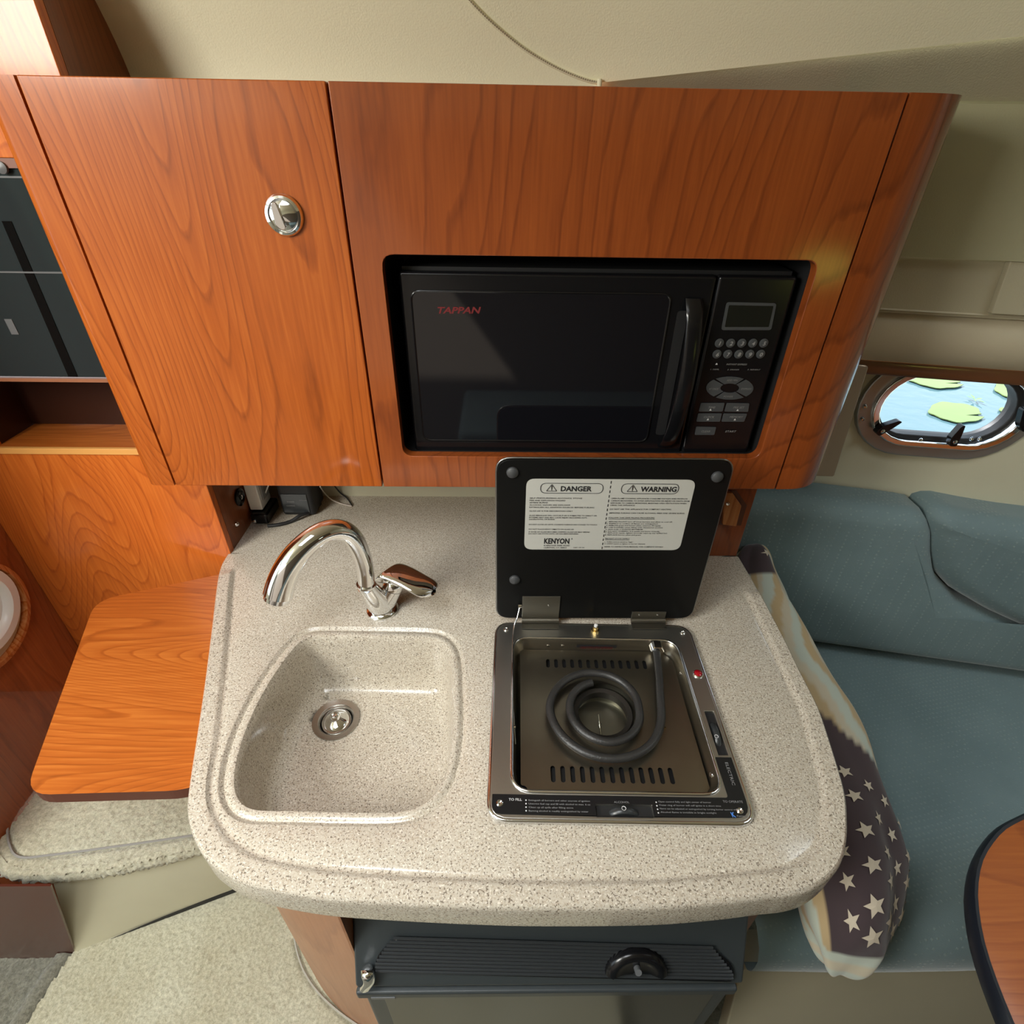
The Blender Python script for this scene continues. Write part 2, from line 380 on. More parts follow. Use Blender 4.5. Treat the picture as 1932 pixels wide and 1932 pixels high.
# ================================================================== SHELL OF THE CABIN
YB = .926          # face of the bulkhead beside the galley
XR = -.585         # its side towards the galley
XL = -1.035        # face of the left wall
YC = .80           # face of the wall cabinet
YW = 1.168         # wall behind the counter
ZT = .75           # counter top

# headliner: padded vinyl, curved from the hull side up to the deck
prof = spline([(1.105, 1.44), (1.10, 1.50), (1.096, 1.572), (1.063, 1.652), (.99, 1.765), (.85, 1.86), (.55, 1.93), (0, 1.96), (-.6, 1.94), (-.95, 1.84), (-1.04, 1.70), (-1.06, 1.55)], 4)
pz = [p[1] for p in prof[:14]]; py_ = [p[0] for p in prof[:14]]
def shift(x): t = max(0., x-.05); return -.2*t*t/(t+.12) if t > 0 else 0.
def yhead(x, z): return float(np.interp(z, pz, py_))+shift(x)
def onH(px, py):
    d = ray(px, py); s0, s1 = .3, 2.5
    f = lambda s: (CAM+d*s)[1]-yhead((CAM+d*s)[0], (CAM+d*s)[2])
    for _ in range(50):
        s = (s0+s1)/2
        if f(s) > 0: s1 = s
        else: s0 = s
    return CAM+d*s0
A0, A1 = onH(1130, 156), onH(1932, 68)
def zA(x):
    if x < A0[0]: return None
    return A0[2]+(A1[2]-A0[2])*(x-A0[0])/(A1[0]-A0[0])
xs = [-2.2, -1.6, -1.2]+list(np.linspace(-1.0, A0[0], 14))+list(np.linspace(A0[0]+.04, 1.0, 10))+[1.3, 1.7, 2.2]
rows = []
for x in xs:
    z0 = zA(x); row = []
    for (y, z) in prof:
        if z0 is not None and y > .5 and z < z0:
            z = z0; y = yhead(x, z0)-shift(x)
        row.append((x, y+shift(x)*max(0., min(1., (y+.2)/1.0)), z))
    rows.append(row)
# openings in the deck for the companionway and the hatches
def hole_ok(cx, cy):
    if -2.1 < cx < -1.05 and -1.0 < cy < -.05: return False
    return True
V = [p for r in rows for p in r]; n = len(prof); Fc = []
for i in range(len(rows)-1):
    for j in range(n-1):
        q = (i*n+j, i*n+j+1, (i+1)*n+j+1, (i+1)*n+j)
        c = np.mean([V[k] for k in q], axis=0)
        if hole_ok(c[0], c[1]): Fc.append(q)
ceil = mk('ceiling', V, Fc, VINYL, smooth=60); tag(ceil, 'cream padded vinyl headliner above the wall cabinet', kind='structure')
# shaded cove under the edge of the headliner (right of the seam) and hull lining below it
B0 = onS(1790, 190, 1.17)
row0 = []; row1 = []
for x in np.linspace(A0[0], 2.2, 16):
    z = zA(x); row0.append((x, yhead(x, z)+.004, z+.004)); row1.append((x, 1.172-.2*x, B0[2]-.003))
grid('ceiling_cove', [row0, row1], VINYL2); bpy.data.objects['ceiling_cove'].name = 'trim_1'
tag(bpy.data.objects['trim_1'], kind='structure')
# stitched seam
sp = [onH(*q) for q in ((868, -25), (885, 0), (930, 45), (990, 93), (1050, 128), (1100, 149), (1131, 156))]
sp = [p+np.array([0, -.002, 0]) for p in spline(sp, 8)]
tube('seam_cord', sp, .0028, VINYL, ceil, n=8)
st = resample(sp, 70); SV = []; SF = []
SP = []
for a, b in zip(st, st[1:]):
    c = (a+b)/2; t = (b-a)*.36; u = np.array([0, -.0033, 0]); w_ = np.cross(t, [0, 1, 0]); w_ = w_/np.linalg.norm(w_)*.0012
    SP.append(([c-t-w_+u, c+t-w_+u, c+t+w_+u, c-t+w_+u], [(0, 1, 2, 3)]))
v_, f_ = join_verts(SP); s_ = mk('stitching', v_, f_, plain('brown_thread', (.28, .23, .15), .7), ceil); s_['kind'] = 'stuff'
tube('seam_tuck', [A0+np.array([0, -.006, .004]), A0+np.array([0.0, -.008, -.03])], .004, VINYL, ceil, n=8)

# hull side right of the cabinet: lining panels, shelf face, porthole wall
def strip(name, p, a, mat, kind='structure', x0=.45, x1=2.2, **k):
    """profile p: list of (offset to a, z); swept along the hull side"""
    rws = [[(x, a+o-.2*x, z) for x in np.linspace(x0, x1, 8)] for o, z in p]
    o = grid(name, rws, mat, smooth=50, **k); return tag(o, kind=kind)
zb = B0[2]; zr = onS(1690, 483, 1.163)[2]; zs = onS(1660, 562, 1.20)[2]; zt_ = onS(1615, 677, 1.215)[2]; zt2 = onS(1612, 704, 1.215)[2]
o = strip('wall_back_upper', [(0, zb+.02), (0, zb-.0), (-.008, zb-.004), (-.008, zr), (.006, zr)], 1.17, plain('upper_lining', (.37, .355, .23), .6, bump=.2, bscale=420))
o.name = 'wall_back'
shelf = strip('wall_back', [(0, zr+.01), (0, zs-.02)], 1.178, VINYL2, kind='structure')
# raised vertical lining panel at the right of the shelf face
q = [onS(1905, 493, 1.168), onS(1880, 571, 1.168)]
rp = [(q[0][0], zr), (2.1, zr), (2.1, zs-.01), (q[1][0], zs-.01)]
prism('lining_panel', [(x, 1.166-.2*x, z) for x, z in rp], (0, .012, 0), VINYL2, shelf, bevel=.002)
# padded roll above the wood trim
val = E('upholstered_valance', (.6, 1.1, zs), 'cream padded vinyl bolster running above the porthole wood trim', 'valance')
rl = [(-.06, zs-.015), (-.04, zs)]+[(-.022+.045*math.cos(t*PI)*-1*.0-.03*math.sin(t*PI)**.7, zs-(zs-zt_)*t) for t in np.linspace(.0, 1, 12)]
rws = [[(x, 1.235+o_-.2*x, z) for x in np.linspace(.5, 2.2, 8)] for o_, z in rl]
grid('cushion_roll', rws, plain('valance_vinyl', (.54, .48, .345), .55, bump=.2, bscale=420), val, smooth=60)
tr = strip('trim_2', [(.06, zt_+.002), (0, zt_+.002), (-.002, zt_-.004), (-.002, zt2+.004), (0, zt2), (.06, zt2)], 1.215, plain('walnut_trim', (.13, .055, .025), .25, coat=.5))
tag(tr, 'dark wood rail between the valance and the porthole')

# porthole geometry
def wp(x, z, o=0.): return np.array([x, 1.27-.2*x+o, z])
gc = (.948, 1.036); gr = .066; gh = .125; gt = .02
def slot(r, h, n=14, o=0., c=gc):
    pts = []
    for s in (1, -1):
        for k in range(n+1):
            A = -PI/2+PI*k/n if s > 0 else PI/2+PI*k/n
            pts.append(((h-r)*s*1.0+r*math.cos(A)+(0), r*math.sin(A)))
    return [wp(c[0]+x*math.cos(gt)-z*math.sin(gt), c[1]+x*math.sin(gt)+z*math.cos(gt), o) for x, z in pts]
outer = [wp(.50, .25), wp(2.2, .25), wp(2.2, zt_+.01), wp(.50, zt_+.01)]
hw = plate('wall_back', [outer, slot(gr+.014, gh+.014)], (0, .03, 0), GEL); tag(hw, 'cream moulded hull side around the porthole', kind='structure')
win = E('window_1', tuple(wp(*gc)), 'oval stainless opening porthole with black clamp knobs', None, None, 'structure')
PST = plain('porthole_steel', (.42, .42, .40), .34, metal=.8)
fl = plate('flange', [slot(gr+.050, gh+.048, o=-.012), slot(gr+.014, gh+.014, o=-.012)], (0, .014, 0), PST, win, bevel=.004, seg=3)
plate('inner_ring', [slot(gr+.022, gh+.022, o=-.022), slot(gr+.008, gh+.008, o=-.022)], (0, .05, 0), CHROME, win, bevel=.003)
plate('gasket', [slot(gr+.010, gh+.010, o=-.006), slot(gr, gh, o=-.006)], (0, .03, 0), RUB, win, bevel=.003)
mg, t, n_, l_, b_ = nt('clear_pane'); setp(b_, Base_Color=(1, 1, 1, 1), Roughness=0., Transmission_Weight=1., IOR=1.02, Specular_IOR_Level=.3)
V_, F_ = fill([slot(gr+.004, gh+.004, o=.012)]); mk('pane', V_, F_, mg, win)
for (px, py) in ((1632, 767), (1627, 791), (1670, 828), (1737, 830), (1833, 828), (1848, 828), (1898, 820)):
    p = onS(px, py, 1.256); lathe('flange_screw', [(.0045, 0), (.0045, -.001), (.003, -.003), (.0005, -.0032)], p, (0.0, 1, 0), CHROME, win, n=12)
def clamp(px, py, ang, L=.05):
    p = onS(px, py, 1.245); c, s = math.cos(ang), math.sin(ang)
    u = np.array([c, -.2*c, s]); v = np.array([-s, .2*s, c])
    pts = [p-u*.010-v*.009, p-u*.012+v*.004, p+u*.006+v*.010, p+u*L+v*.004, p+u*(L+.003)-v*.002, p+u*.018-v*.006]
    k = prism('clamp_knob', rnd(pts, .004, 3), (0, -.014, 0), BLACK, win, bevel=.002)
    lathe('knob_screw', [(.0045, 0), (.0045, -.002), (.001, -.003)], p+np.array([0, -.014, 0]), (0, 1, 0), CHROME, k, n=12)
clamp(1658, 808, .72, .036); clamp(1793, 828, 1.50, .036); clamp(1925, 800, 2.0, .04)

# outside: water with lily pads, far bank of foliage on the other side
mw, t, n_, l_, b_ = nt('lake_water'); setp(b_, Base_Color=(.06, .11, .125, 1), Roughness=.06, IOR=1.33, Specular_IOR_Level=.6)
ns = n_.new('ShaderNodeTexNoise'); ns.inputs['Scale'].default_value = 14; tcx = n_.new('ShaderNodeTexCoord'); l_.new(tcx.outputs['Object'], ns.inputs['Vector'])
bp = n_.new('ShaderNodeBump'); bp.inputs['Strength'].default_value = .12; bp.inputs['Distance'].default_value = .02; l_.new(ns.outputs[0], bp.inputs['Height']); l_.new(bp.outputs[0], b_.inputs['Normal'])
ZW = .42
tag(mk('water', [(-30, 1.6, ZW), (30, 1.4, ZW), (30, 60, ZW), (-30, 60, ZW)], [(0, 1, 2, 3)], mw), 'pale sky-lit water outside the porthole', 'water', kind='stuff')
PADM = plain('lily_pad', (.12, .17, .05), .5, var=.3, bscale=40)
pads = [((1773, 725), 52, 14, 'lily pad cut by the wood rail at the top of the porthole'), ((1812, 786), 52, 18, 'large lily pad above the bottom centre clamp of the porthole'),
        ((1922, 742), 34, 18, 'lily pad against the right side of the porthole'), ((1905, 782), 10, 4, 'tiny lily leaf at the lower right of the porthole')]
for (cpx, cpy), rx, ry, lab in pads:
    pts = []
    for k in range(40):
        A = 2*PI*k/40; f = 1+.05*math.sin(5*A)+.03*math.sin(9*A+1)
        if k in (0,): f *= .35
        p = onZ(cpx+rx*f*math.cos(A), cpy+ry*f*math.sin(A)+.12*rx*math.cos(A), ZW+.006); pts.append(p)
    o = prism('lily_pad', pts, (0, 0, .004), PADM); tag(o, lab, 'lily pad', 'lily pads on the water')
sprig = []
p = onZ(1850, 761, ZW+.01)
for k in range(5):
    A = 2*PI*k/5; sprig.append(([p, p+np.array([math.cos(A-.3)*.02, math.sin(A-.3)*.03, .004]), p+np.array([math.cos(A)*.035, math.sin(A)*.06, .006]), p+np.array([math.cos(A+.3)*.02, math.sin(A+.3)*.03, .004])], [(0, 1, 2, 3)]))
v_, f_ = join_verts(sprig); tag(mk('water_sprig', v_, f_, plain('sprig_green', (.12, .28, .06), .5)), 'small green sprig floating between lily pads', 'plant')

# cabin walls that close the room (mostly out of frame)
wb = mk('wall_back', [(XR-.01, YW, .2), (.52, YW, .2), (.52, YW, 1.53), (XR-.01, YW, 1.53)], [(0, 1, 2, 3)], GEL, solid=.02); tag(wb, 'cream wall behind the counter', kind='structure')
def wall_holes(name, pts, holes, vec, mat):
    o = plate(name, [pts]+holes, vec, mat); return tag(o, kind='structure')
YF = -1.06
# opposite side with its own porthole
c2 = (1.46, 1.03)
h2 = [(c2[0]+sx*.07+.062*math.cos(a), YF, c2[1]+.062*math.sin(a)) for sx, rng in ((1, np.linspace(-PI/2, PI/2, 9)), (-1, np.linspace(PI/2, 3*PI/2, 9))) for a in rng]
wall_holes('wall_front', [(-2.2, YF, -.1), (2.2, YF, -.1), (2.2, YF, 1.62), (-2.2, YF, 1.62)], [h2], (0, -.03, 0), plain('opposite_lining', (.16, .13, .10), .6))
tag(box('opposite_settee', (-.2, YF+.01, -.04), (2.1, -.55, .42), FAB, bevel=.03, seg=4), 'teal upholstered settee along the opposite side, out of frame', 'sofa')
lo = [(2.2, YF, -.1), (2.2, 1.3, -.1), (2.2, 1.3, 2.0), (2.2, YF, 2.0)]
wall_holes('wall_right', lo, [], (.03, 0, 0), GEL)
lo = [(-2.2, YF, -.1), (-2.2, 1.3, -.1), (-2.2, 1.3, 2.0), (-2.2, YF, 2.0)]
wall_holes('wall_left', lo, [[(-2.2, -.75, .75), (-2.2, .25, .75), (-2.2, .25, 1.85), (-2.2, -.75, 1.85)]], (-.03, 0, 0), GEL)
# foliage bank across the water, seen only in reflections
FOL = plain('sunlit_foliage', (.62, .62, .10), .7, var=.5, bscale=8)
rws = [[(x, -6-.6*mnoise.noise(Vector((x*1.3, z*1.7, 3)))-.25*z, z) for x in np.linspace(-2, 12, 40)] for z in np.linspace(-1.2, 1.05, 14)]
tag(grid('foliage_bank', rws, FOL), 'yellow-green foliage bank beyond the opposite porthole', 'foliage', kind='stuff')

# ================================================================== LEFT: bulkhead cabinet, wall, step, flap
bk = E('bulkhead_cabinet', (-.81, YB, .28), 'orange cherry bulkhead with dark glass door and open shelf niche left of galley', 'cabinet')
NX0, NX1 = onY(0, 843, YB)[0]-.012, -.63
zn0 = onY(0, 849, YB)[2]-.004; zn1 = onY(0, 714, YB)[2]; zg1 = onY(0, 298, YB)[2]
zn0 = .992
# face: lower panel, upper panel, right and left stiles
prism('lower_panel', [(XL, YB, .26), (XR, YB, .26), (XR, YB, zn0), (XL, YB, zn0)], (0, .018, 0), WB, bk, bevel=.0015)
prism('upper_panel', [(XL, YB, zg1), (XR, YB, zg1), (XR, YB, 1.95), (XL, YB, 1.95)], (0, .018, 0), WB, bk, bevel=.0015)
prism('stile', [(XL, YB, zn0), (NX0, YB, zn0), (NX0, YB, zg1), (XL, YB, zg1)], (0, .018, 0), WB, bk)
prism('stile', [(NX1, YB, zn0), (XR, YB, zn0), (XR, YB, zg1), (NX1, YB, zg1)], (0, .018, 0), WB, bk)
box('side_panel', (XR-.016, YB+.0185, .3), (XR-.0004, 1.17, 1.95), WDK, bk)
box('shelf_edge', (NX0, YB-.004, zn0), (NX1, YB+.004, zn0+.0125), WE, bk, bevel=.001)
box('shelf', (NX0, YB+.0045, zn0-.004), (NX1, 1.12, zn0+.010), WX, bk)
NDK = plain('niche_shade_wood', (.030, .007, .002), .4)  # wood coloured near black to carry the shade inside the niche
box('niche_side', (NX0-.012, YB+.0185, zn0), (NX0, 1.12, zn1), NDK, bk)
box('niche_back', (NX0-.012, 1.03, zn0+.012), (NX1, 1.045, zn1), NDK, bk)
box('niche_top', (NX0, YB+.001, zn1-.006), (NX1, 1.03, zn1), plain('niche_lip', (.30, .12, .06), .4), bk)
gd = box('glass_door', (NX0+.001, YB+.004, zn1+.002), (NX1, YB+.012, zg1-.012), DARKGLASS, bk, bevel=.001)
box('door_strip', (NX0, YB-.001, zg1-.012), (NX1, YB+.015, zg1), plain('brown_strip', (.20, .08, .05), .4), bk)
# seams and tag behind/on the glass
for yy in (334, 514):
    z = onY(0, yy, YB)[2]; box('seam_line', (NX0+.002, YB+.0028, z-.0012), (NX1, YB+.0040, z+.0012), TAGM, gd)
p0, p1 = onY(12, 603, YB), onY(22, 632, YB); box('tag_plate', (p0[0]-.006, YB+.0028, p1[2]), (p0[0]+.006, YB+.0040, p0[2]), TAGM, gd)
a = onY(-12, 380, YB); b = onY(140, 712, YB)
# dark fold behind the glass reads as a diagonal bar
prism('diagonal_bar', [(b[0]-.012, YB+.003, zn1+.003), (b[0]+.004, YB+.003, zn1+.003), (a[0]+.010, YB+.003, zg1-.08), (a[0]-.004, YB+.003, zg1-.08)], (0, .001, 0), plain('glass_fold', (.004, .005, .005), .12, spec=.3), gd)
cy = onY(5, 316, YB); lathe('door_catch', [(.008, 0), (.008, -.004), (.003, -.006)], cy, (0, 1, 0), TAGM, gd, n=14)

lw = mk('wall_left', [(XL, .46, -.03), (XL, YB+.02, -.03), (XL, YB+.02, 1.95), (XL, .60, 1.95), (XL, .46, .95)], [(0, 1, 2, 3, 4)], wood('cherry_left_wall', 'z', off=(4, 8, 1), lo=(.15, .03, .008), mid=(.27, .06, .013), hi=(.36, .09, .02), rings=6, coat=.9, crough=.05), solid=.0); tag(lw, 'dark glossy wood wall left of the carpeted step', kind='structure')
# round wood-rimmed opening with a white liner
pa, pb, pc = [onX(*q, XL)[1:] for q in ((0, 1070), (43, 1165), (0, 1248))]
def circ(a, b, c):
    ax, ay = a; bx, by = b; cx_, cy_ = c; d = 2*(ax*(by-cy_)+bx*(cy_-ay)+cx_*(ay-by))
    ux = ((ax*ax+ay*ay)*(by-cy_)+(bx*bx+by*by)*(cy_-ay)+(cx_*cx_+cy_*cy_)*(ay-by))/d
    uy = ((ax*ax+ay*ay)*(cx_-bx)+(bx*bx+by*by)*(ax-cx_)+(cx_*cx_+cy_*cy_)*(bx-ax))/d
    return ux, uy, math.hypot(ax-ux, ay-uy)
cyy, czz, cr_ = circ(pa, pb, pc)
ro = E('round_opening', (XL, cyy, czz), 'round wood-rimmed bin opening with white liner on dark left wall', 'bin opening')
lathe('wood_rim', [(cr_-.006, .001), (cr_, .002), (cr_, .016), (cr_-.010, .018), (cr_-.012, .003)], (XL, cyy, czz), (1, 0, 0), wood('rim_wood', 'z', off=(1, 1, 1), hi=(.6, .26, .1)), ro, n=48, cap=False)
lathe('liner', [(cr_-.013, .006), (cr_-.022, .006), (cr_-.03, .001)], (XL, cyy, czz), (1, 0, 0), GEL, ro, n=48, cap=False)
lathe('white_bowl', [(cr_-.022, .008), (cr_-.022, .016), (cr_-.040, .018), (cr_-.048, .012), (cr_-.05, .004), (.001, .002)], (XL, cyy+.004, czz+.012), (1, 0, 0), WHITE, ro, n=48, cap=False)

# carpet surfaces: relief meshes
def inside(x, y, poly):
    c = False; j = len(poly)-1
    for i in range(len(poly)):
        xi, yi = poly[i][:2]; xj, yj = poly[j][:2]
        if (yi > y) != (yj > y) and x < (xj-xi)*(y-yi)/(yj-yi)+xi: c = not c
        j = i
    return c
def segdist(x, y, line):
    best = 9
    for a, b in zip(line, line[1:]):
        ax, ay = a[:2]; bx, by = b[:2]; dx, dy = bx-ax, by-ay; L = dx*dx+dy*dy
        t = 0 if L == 0 else max(0, min(1, ((x-ax)*dx+(y-ay)*dy)/L)); best = min(best, math.hypot(x-ax-t*dx, y-ay-t*dy))
    return best
def pile(x, y, z=0.):
    v = Vector((x*230, y*230, z*230)); return .0032*mnoise.noise(v)+.0024*mnoise.noise(v*2.1+Vector((5, 5, 5)))+.0016*mnoise.noise(v*.35)
def carpet(name, poly, z0, step, mat, parent=None, seam=None, skirt=.0, wob=.002):
    x0 = min(p[0] for p in poly); x1 = max(p[0] for p in poly); y0 = min(p[1] for p in poly); y1 = max(p[1] for p in poly)
    nx = int((x1-x0)/step)+1; ny = int((y1-y0)/step)+1; idx = {}; V = []; Fc = []
    def vid(i, j):
        if (i, j) not in idx:
            x = x0+i*step+random.uniform(-.35, .35)*step; y = y0+j*step+random.uniform(-.35, .35)*step; z = z0+pile(x, y)
            if seam is not None:
                d = segdist(x, y, seam)
                if d < .008: z -= .006*(1-d/.008)
            idx[(i, j)] = len(V); V.append((x, y, z))
        return idx[(i, j)]
    for i in range(nx):
        for j in range(ny):
            if inside(x0+(i+.5)*step, y0+(j+.5)*step, poly):
                Fc.append((vid(i, j), vid(i+1, j), vid(i+1, j+1), vid(i, j+1)))
    return mk(name, V, Fc, mat, parent, smooth=180)
fp = [onZ(px, py, 0)[:2] for px, py in ((140, 1793), (100, 1850), (50, 1932), (-10, 2040))]
floor_poly = [fp[0], fp[1], fp[2], fp[3], (.25, -.02), (.25, .33), (-.2, .36), (-.27, .40), (-.42, .50), (-.45, .64), (-.55, .61)]
seam_line = [onZ(px, py, 0)[:2] for px, py in ((556, 1770), (562, 1800), (575, 1835), (600, 1872), (640, 1910), (690, 1945))]
fl_ = carpet('floor', floor_poly, 0.0, .0038, CARP, seam=seam_line); tag(fl_, 'beige tufted carpet on the cabin floor', kind='structure')
tube('carpet_binding', [(p[0], p[1], .003) for p in spline([tuple(q)+(0,) for q in seam_line], 6)], .0022, plain('binding', (.42, .40, .34), .8), fl_, n=6)
# bound edge at the left of the raised carpet, and the lower carpet beyond
ed = resample([np.array((p[0], p[1], -.004)) for p in fp], 60)
ER = []
for p in ed:
    ER.append([(p[0]+.020*math.cos(A)-.022+.003*mnoise.noise(Vector((p[0]*200, p[1]*200, A*2))), p[1]-.004, p[2]-.010+.013*math.sin(A)+.003*mnoise.noise(Vector((p[1]*220, A*3, p[0]*100)))) for A in np.linspace(-.6, PI+.4, 12)])
grid('carpet_edge', ER, CARPD, fl_, smooth=180)
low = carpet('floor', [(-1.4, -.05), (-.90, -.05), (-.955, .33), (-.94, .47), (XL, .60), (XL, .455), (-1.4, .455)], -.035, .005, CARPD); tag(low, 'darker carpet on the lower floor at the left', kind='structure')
tag(mk('floor', [(-2.2, YF, -.05), (2.2, YF, -.05), (2.2, 1.3, -.05), (-2.2, 1.3, -.05)], [(0, 1, 2, 3)], CARPD), 'cabin sole under the carpets', kind='structure')

# carpeted step
ZS = .285
step = E('carpeted_step', (-.75, .6, 0), 'beige carpeted companion step with rounded nose under the wooden flap', 'step')
nose = [onZ(px, py, ZS)[:2] for px, py in ((-30, 1600), (5, 1645), (45, 1652), (120, 1650), (225, 1636), (330, 1612), (400, 1592), (470, 1570))]
tp = [(XL+.003, .93), (XL+.003, .60)]+[tuple(p) for p in nose]+[(-.46, .93)]
sm = [onZ(px, py, ZS)[:2] for px, py in ((14, 1560), (18, 1592), (37, 1617), (100, 1613), (200, 1600), (300, 1586), (400, 1571))]
carpet('tread', tp, ZS, .0035, CARP, step, seam=sm)
tube('edge_binding', [(p[0], p[1], ZS+.001) for p in spline([tuple(q)+(0,) for q in sm], 6)], .0024, plain('binding_grey', (.30, .29, .27), .8), step, n=6)
nr = resample([np.array((p[0], p[1], 0.)) for p in nose], 150); NR = []
for i, p in enumerate(nr):
    t = nr[min(i+1, 149)]-nr[max(i-1, 0)]; t /= np.linalg.norm(t); nn = np.array([t[1], -t[0], 0])
    if nn[1] > 0: nn = -nn
    row = []
    for A in np.linspace(PI/2, -PI*.6, 14):
        q = p-nn*.012+nn*.016*math.cos(A)+np.array([0, 0, ZS-.017+.018*math.sin(A)])
        dsp = pile(q[0]+A, q[1]-q[2], q[2])*1.6; q = q+(nn*math.cos(A)+np.array([0, 0, math.sin(A)]))*dsp; row.append(q)
    NR.append(row)
grid('nose', NR, CARP, step, smooth=180)
rb0, rb1 = onZ(140, 1796, .0), onZ(470, 1672, .0); rt0, rt1 = onZ(92, 1670, ZS-.03), onZ(470, 1600, ZS-.03)
grid('riser', [[(rb0*(1-a)+rb1*a)*(1-b)+(rt0*(1-a)+rt1*a+np.array([0, .01, 0]))*b for a in np.linspace(0, 1, 12)] for b in np.linspace(0, 1, 8)], GEL, step)
pe = onY(95, 1672, .455)
prism('lower_end_panel', [(-1.6, .455, -.04), (rb0[0], .455, -.04), (rb0[0], .455, 0), (pe[0], .455, pe[2]), (-1.6, .455, pe[2])], (0, .004, 0), plain('shaded_end_panel', (.075, .016, .008), .35, coat=.6), step)  # panel wood coloured darker in place of shade under the step
rd = rb1-rb0; prism('toe_gap', [rb0+rd*.2+np.array([0, -.002, .001]), rb1+np.array([0, -.002, .001]), rb1+np.array([0, -.002, .020]), rb0+rd*.5+np.array([0, -.002, .012])], (0, -.001, 0), BLACKM, step)  # black strip laid on the riser stands in for shade along its foot

# wooden flap hinged to the counter's left edge
ZFp = .715
fq = [onZ(px, py, ZFp) for px, py in ((414, 1083), (180, 1133), (46, 1500), (332, 1492), (362, 1486))]
fq[0] = fq[0]+np.array([.004, 0, 0]); fq[4] = fq[4]+np.array([.012, 0.004, 0])
fo = rnd(fq, [0, .04, .035, .03, 0], 6)
flap = prism('counter_flap', fo, (0, 0, -.022), WX, bevel=.0015); tag(flap, 'bright cherry wood flap shelf attached to the left edge of the counter', 'flap shelf')
flap.data.materials.append(plain('dark_flap_edge', (.10, .025, .012), .4))
for k in flap.data.polygons:
    if abs(k.normal.z) < .5: k.material_index = 1
    k.use_smooth = False
flap.modifiers.clear()
# ================================================================== COUNTER
OUT = [(430, 1046), (413, 1083), (398, 1200), (385, 1300), (370, 1400), (358, 1480), (353.5, 1530), (362, 1574), (383, 1615), (405, 1637), (438, 1659), (470, 1672), (536, 1687), (623, 1700), (753, 1709), (900, 1716), (1031, 1719), (1237, 1717), (1370, 1707), (1449, 1697), (1496, 1692), (1532, 1681), (1565, 1658), (1587, 1629), (1597, 1588), (1598, 1546), (1593, 1495), (1571, 1419), (1548, 1349), (1530, 1310), (1504, 1259), (1483, 1215), (1429, 1112), (1406, 1072), (1394, 1052)]
raw = [onZ(px, py, ZT-.003) for px, py in OUT]; raw = spline(raw, 6)
N = 260
# front run from the bulkhead corner round to the right board
run = resample(raw, N)
nrm = []
for i in range(N):
    t = run[min(i+1, N-1)]-run[max(i-1, 0)]; t /= np.linalg.norm(t); nrm.append(np.array([-t[1], t[0], 0.]))
# travelling left-back -> front -> right-back: inward is on the left hand side
if nrm[0][0] < 0: nrm = [-k for k in nrm]
for _ in range(6):
    nrm = [nrm[0]]+[(nrm[i-1]+nrm[i]+nrm[i+1])/3 for i in range(1, N-1)]+[nrm[-1]]
nrm = [k/np.linalg.norm(k) for k in nrm]
ct = E('galley_counter', (0, .6, .69), 'speckled beige solid-surface galley countertop with raised fiddle rim', 'countertop')
def amp(i):      # the raised rim fades out near the back on both sides
    p = run[i]; a = 1.0
    if i < N/2: a = 1-max(0., min(1., (p[1]-.855)/.012))
    else: a = 1-max(0., min(1., (p[1]-.805)/.012))
    return a
cparts = []
# sink
RIM = [(592, 1202), (700, 1203), (816, 1206), (838, 1216), (852, 1242), (855, 1346), (852, 1401), (841, 1457), (816, 1502), (771, 1527), (676, 1530), (548, 1527), (478, 1526), (455, 1513), (446, 1491), (447, 1452), (464, 1387), (492, 1323), (525, 1267), (559, 1222), (574, 1207)]
ZR = ZT-.005
rim = [onZ(px, py, ZR) for px, py in RIM]; NS = 120
rim = resample(spline(rim, 6, True), NS, True)
for _ in range(3): rim = [(rim[i-1]+rim[i]+rim[(i+1) % NS])/3 for i in range(NS)]
cs = np.mean(rim, axis=0)
rn = []
for i in range(NS):
    t = rim[(i+1) % NS]-rim[i-1]; t /= np.linalg.norm(t); k = np.array([-t[1], t[0], 0]);
    if np.dot(k, rim[i]-cs) < 0: k = -k
    rn.append(k)
def sloop(d, z): return [rim[i]*[1, 1, 0]+rn[i]*d+np.array([0, 0, z]) for i in range(NS)]
prof_c = [(.030, -.056, 0), (.006, -.056, 0), (.001, -.052, 0), (.000, -.048, 0), (.000, -.006, 0), (.0006, -.0025, .2), (.0022, -.0008, .6), (.0045, 0, 1), (.022, 0, 1), (.026, -.0, .9), (.030, 0, -.1), (.034, 0, -.38), (.037, 0, -.2), (.040, 0, 0)]
crows = []
so_ = sloop(.023, ZT)
avail = [min(1., (min(np.linalg.norm((run[i]-q)[:2]) for q in so_)-.0015)/.040) for i in range(N)]
for _ in range(4): avail = [avail[0]]+[min(avail[i], (avail[i-1]+avail[i]+avail[i+1])/3) for i in range(1, N-1)]+[avail[-1]]
for d, dz, rz in prof_c:
    crows.append([run[i]*[1, 1, 0]+nrm[i]*(d*avail[i] if d > .005 and dz == 0 else d)+np.array([0, 0, ZT+dz+rz*.0040*amp(i)]) for i in range(N)])
V = [p for r in crows for p in r]; Fc = []
for i in range(len(crows)-1):
    for j in range(N-1): Fc.append((i*N+j, i*N+j+1, (i+1)*N+j+1, (i+1)*N+j))
cparts.append((V, Fc))
inner = crows[-1]
prof_s = [(.023, ZT), (.0215, ZT-.0008), (.019, ZT-.0040), (.016, ZT-.0056), (.013, ZT-.0046), (.011, ZT-.0030), (.006, ZT-.0026), (.003, ZT-.0036), (0, ZT-.009), (-.002, ZT-.02), (-.005, ZT-.06), (-.009, ZT-.100), (-.014, ZT-.117), (-.024, ZT-.127), (-.040, ZT-.1305)]
srows = [sloop(d, z) for d, z in prof_s]
ZSF = ZT-.1305
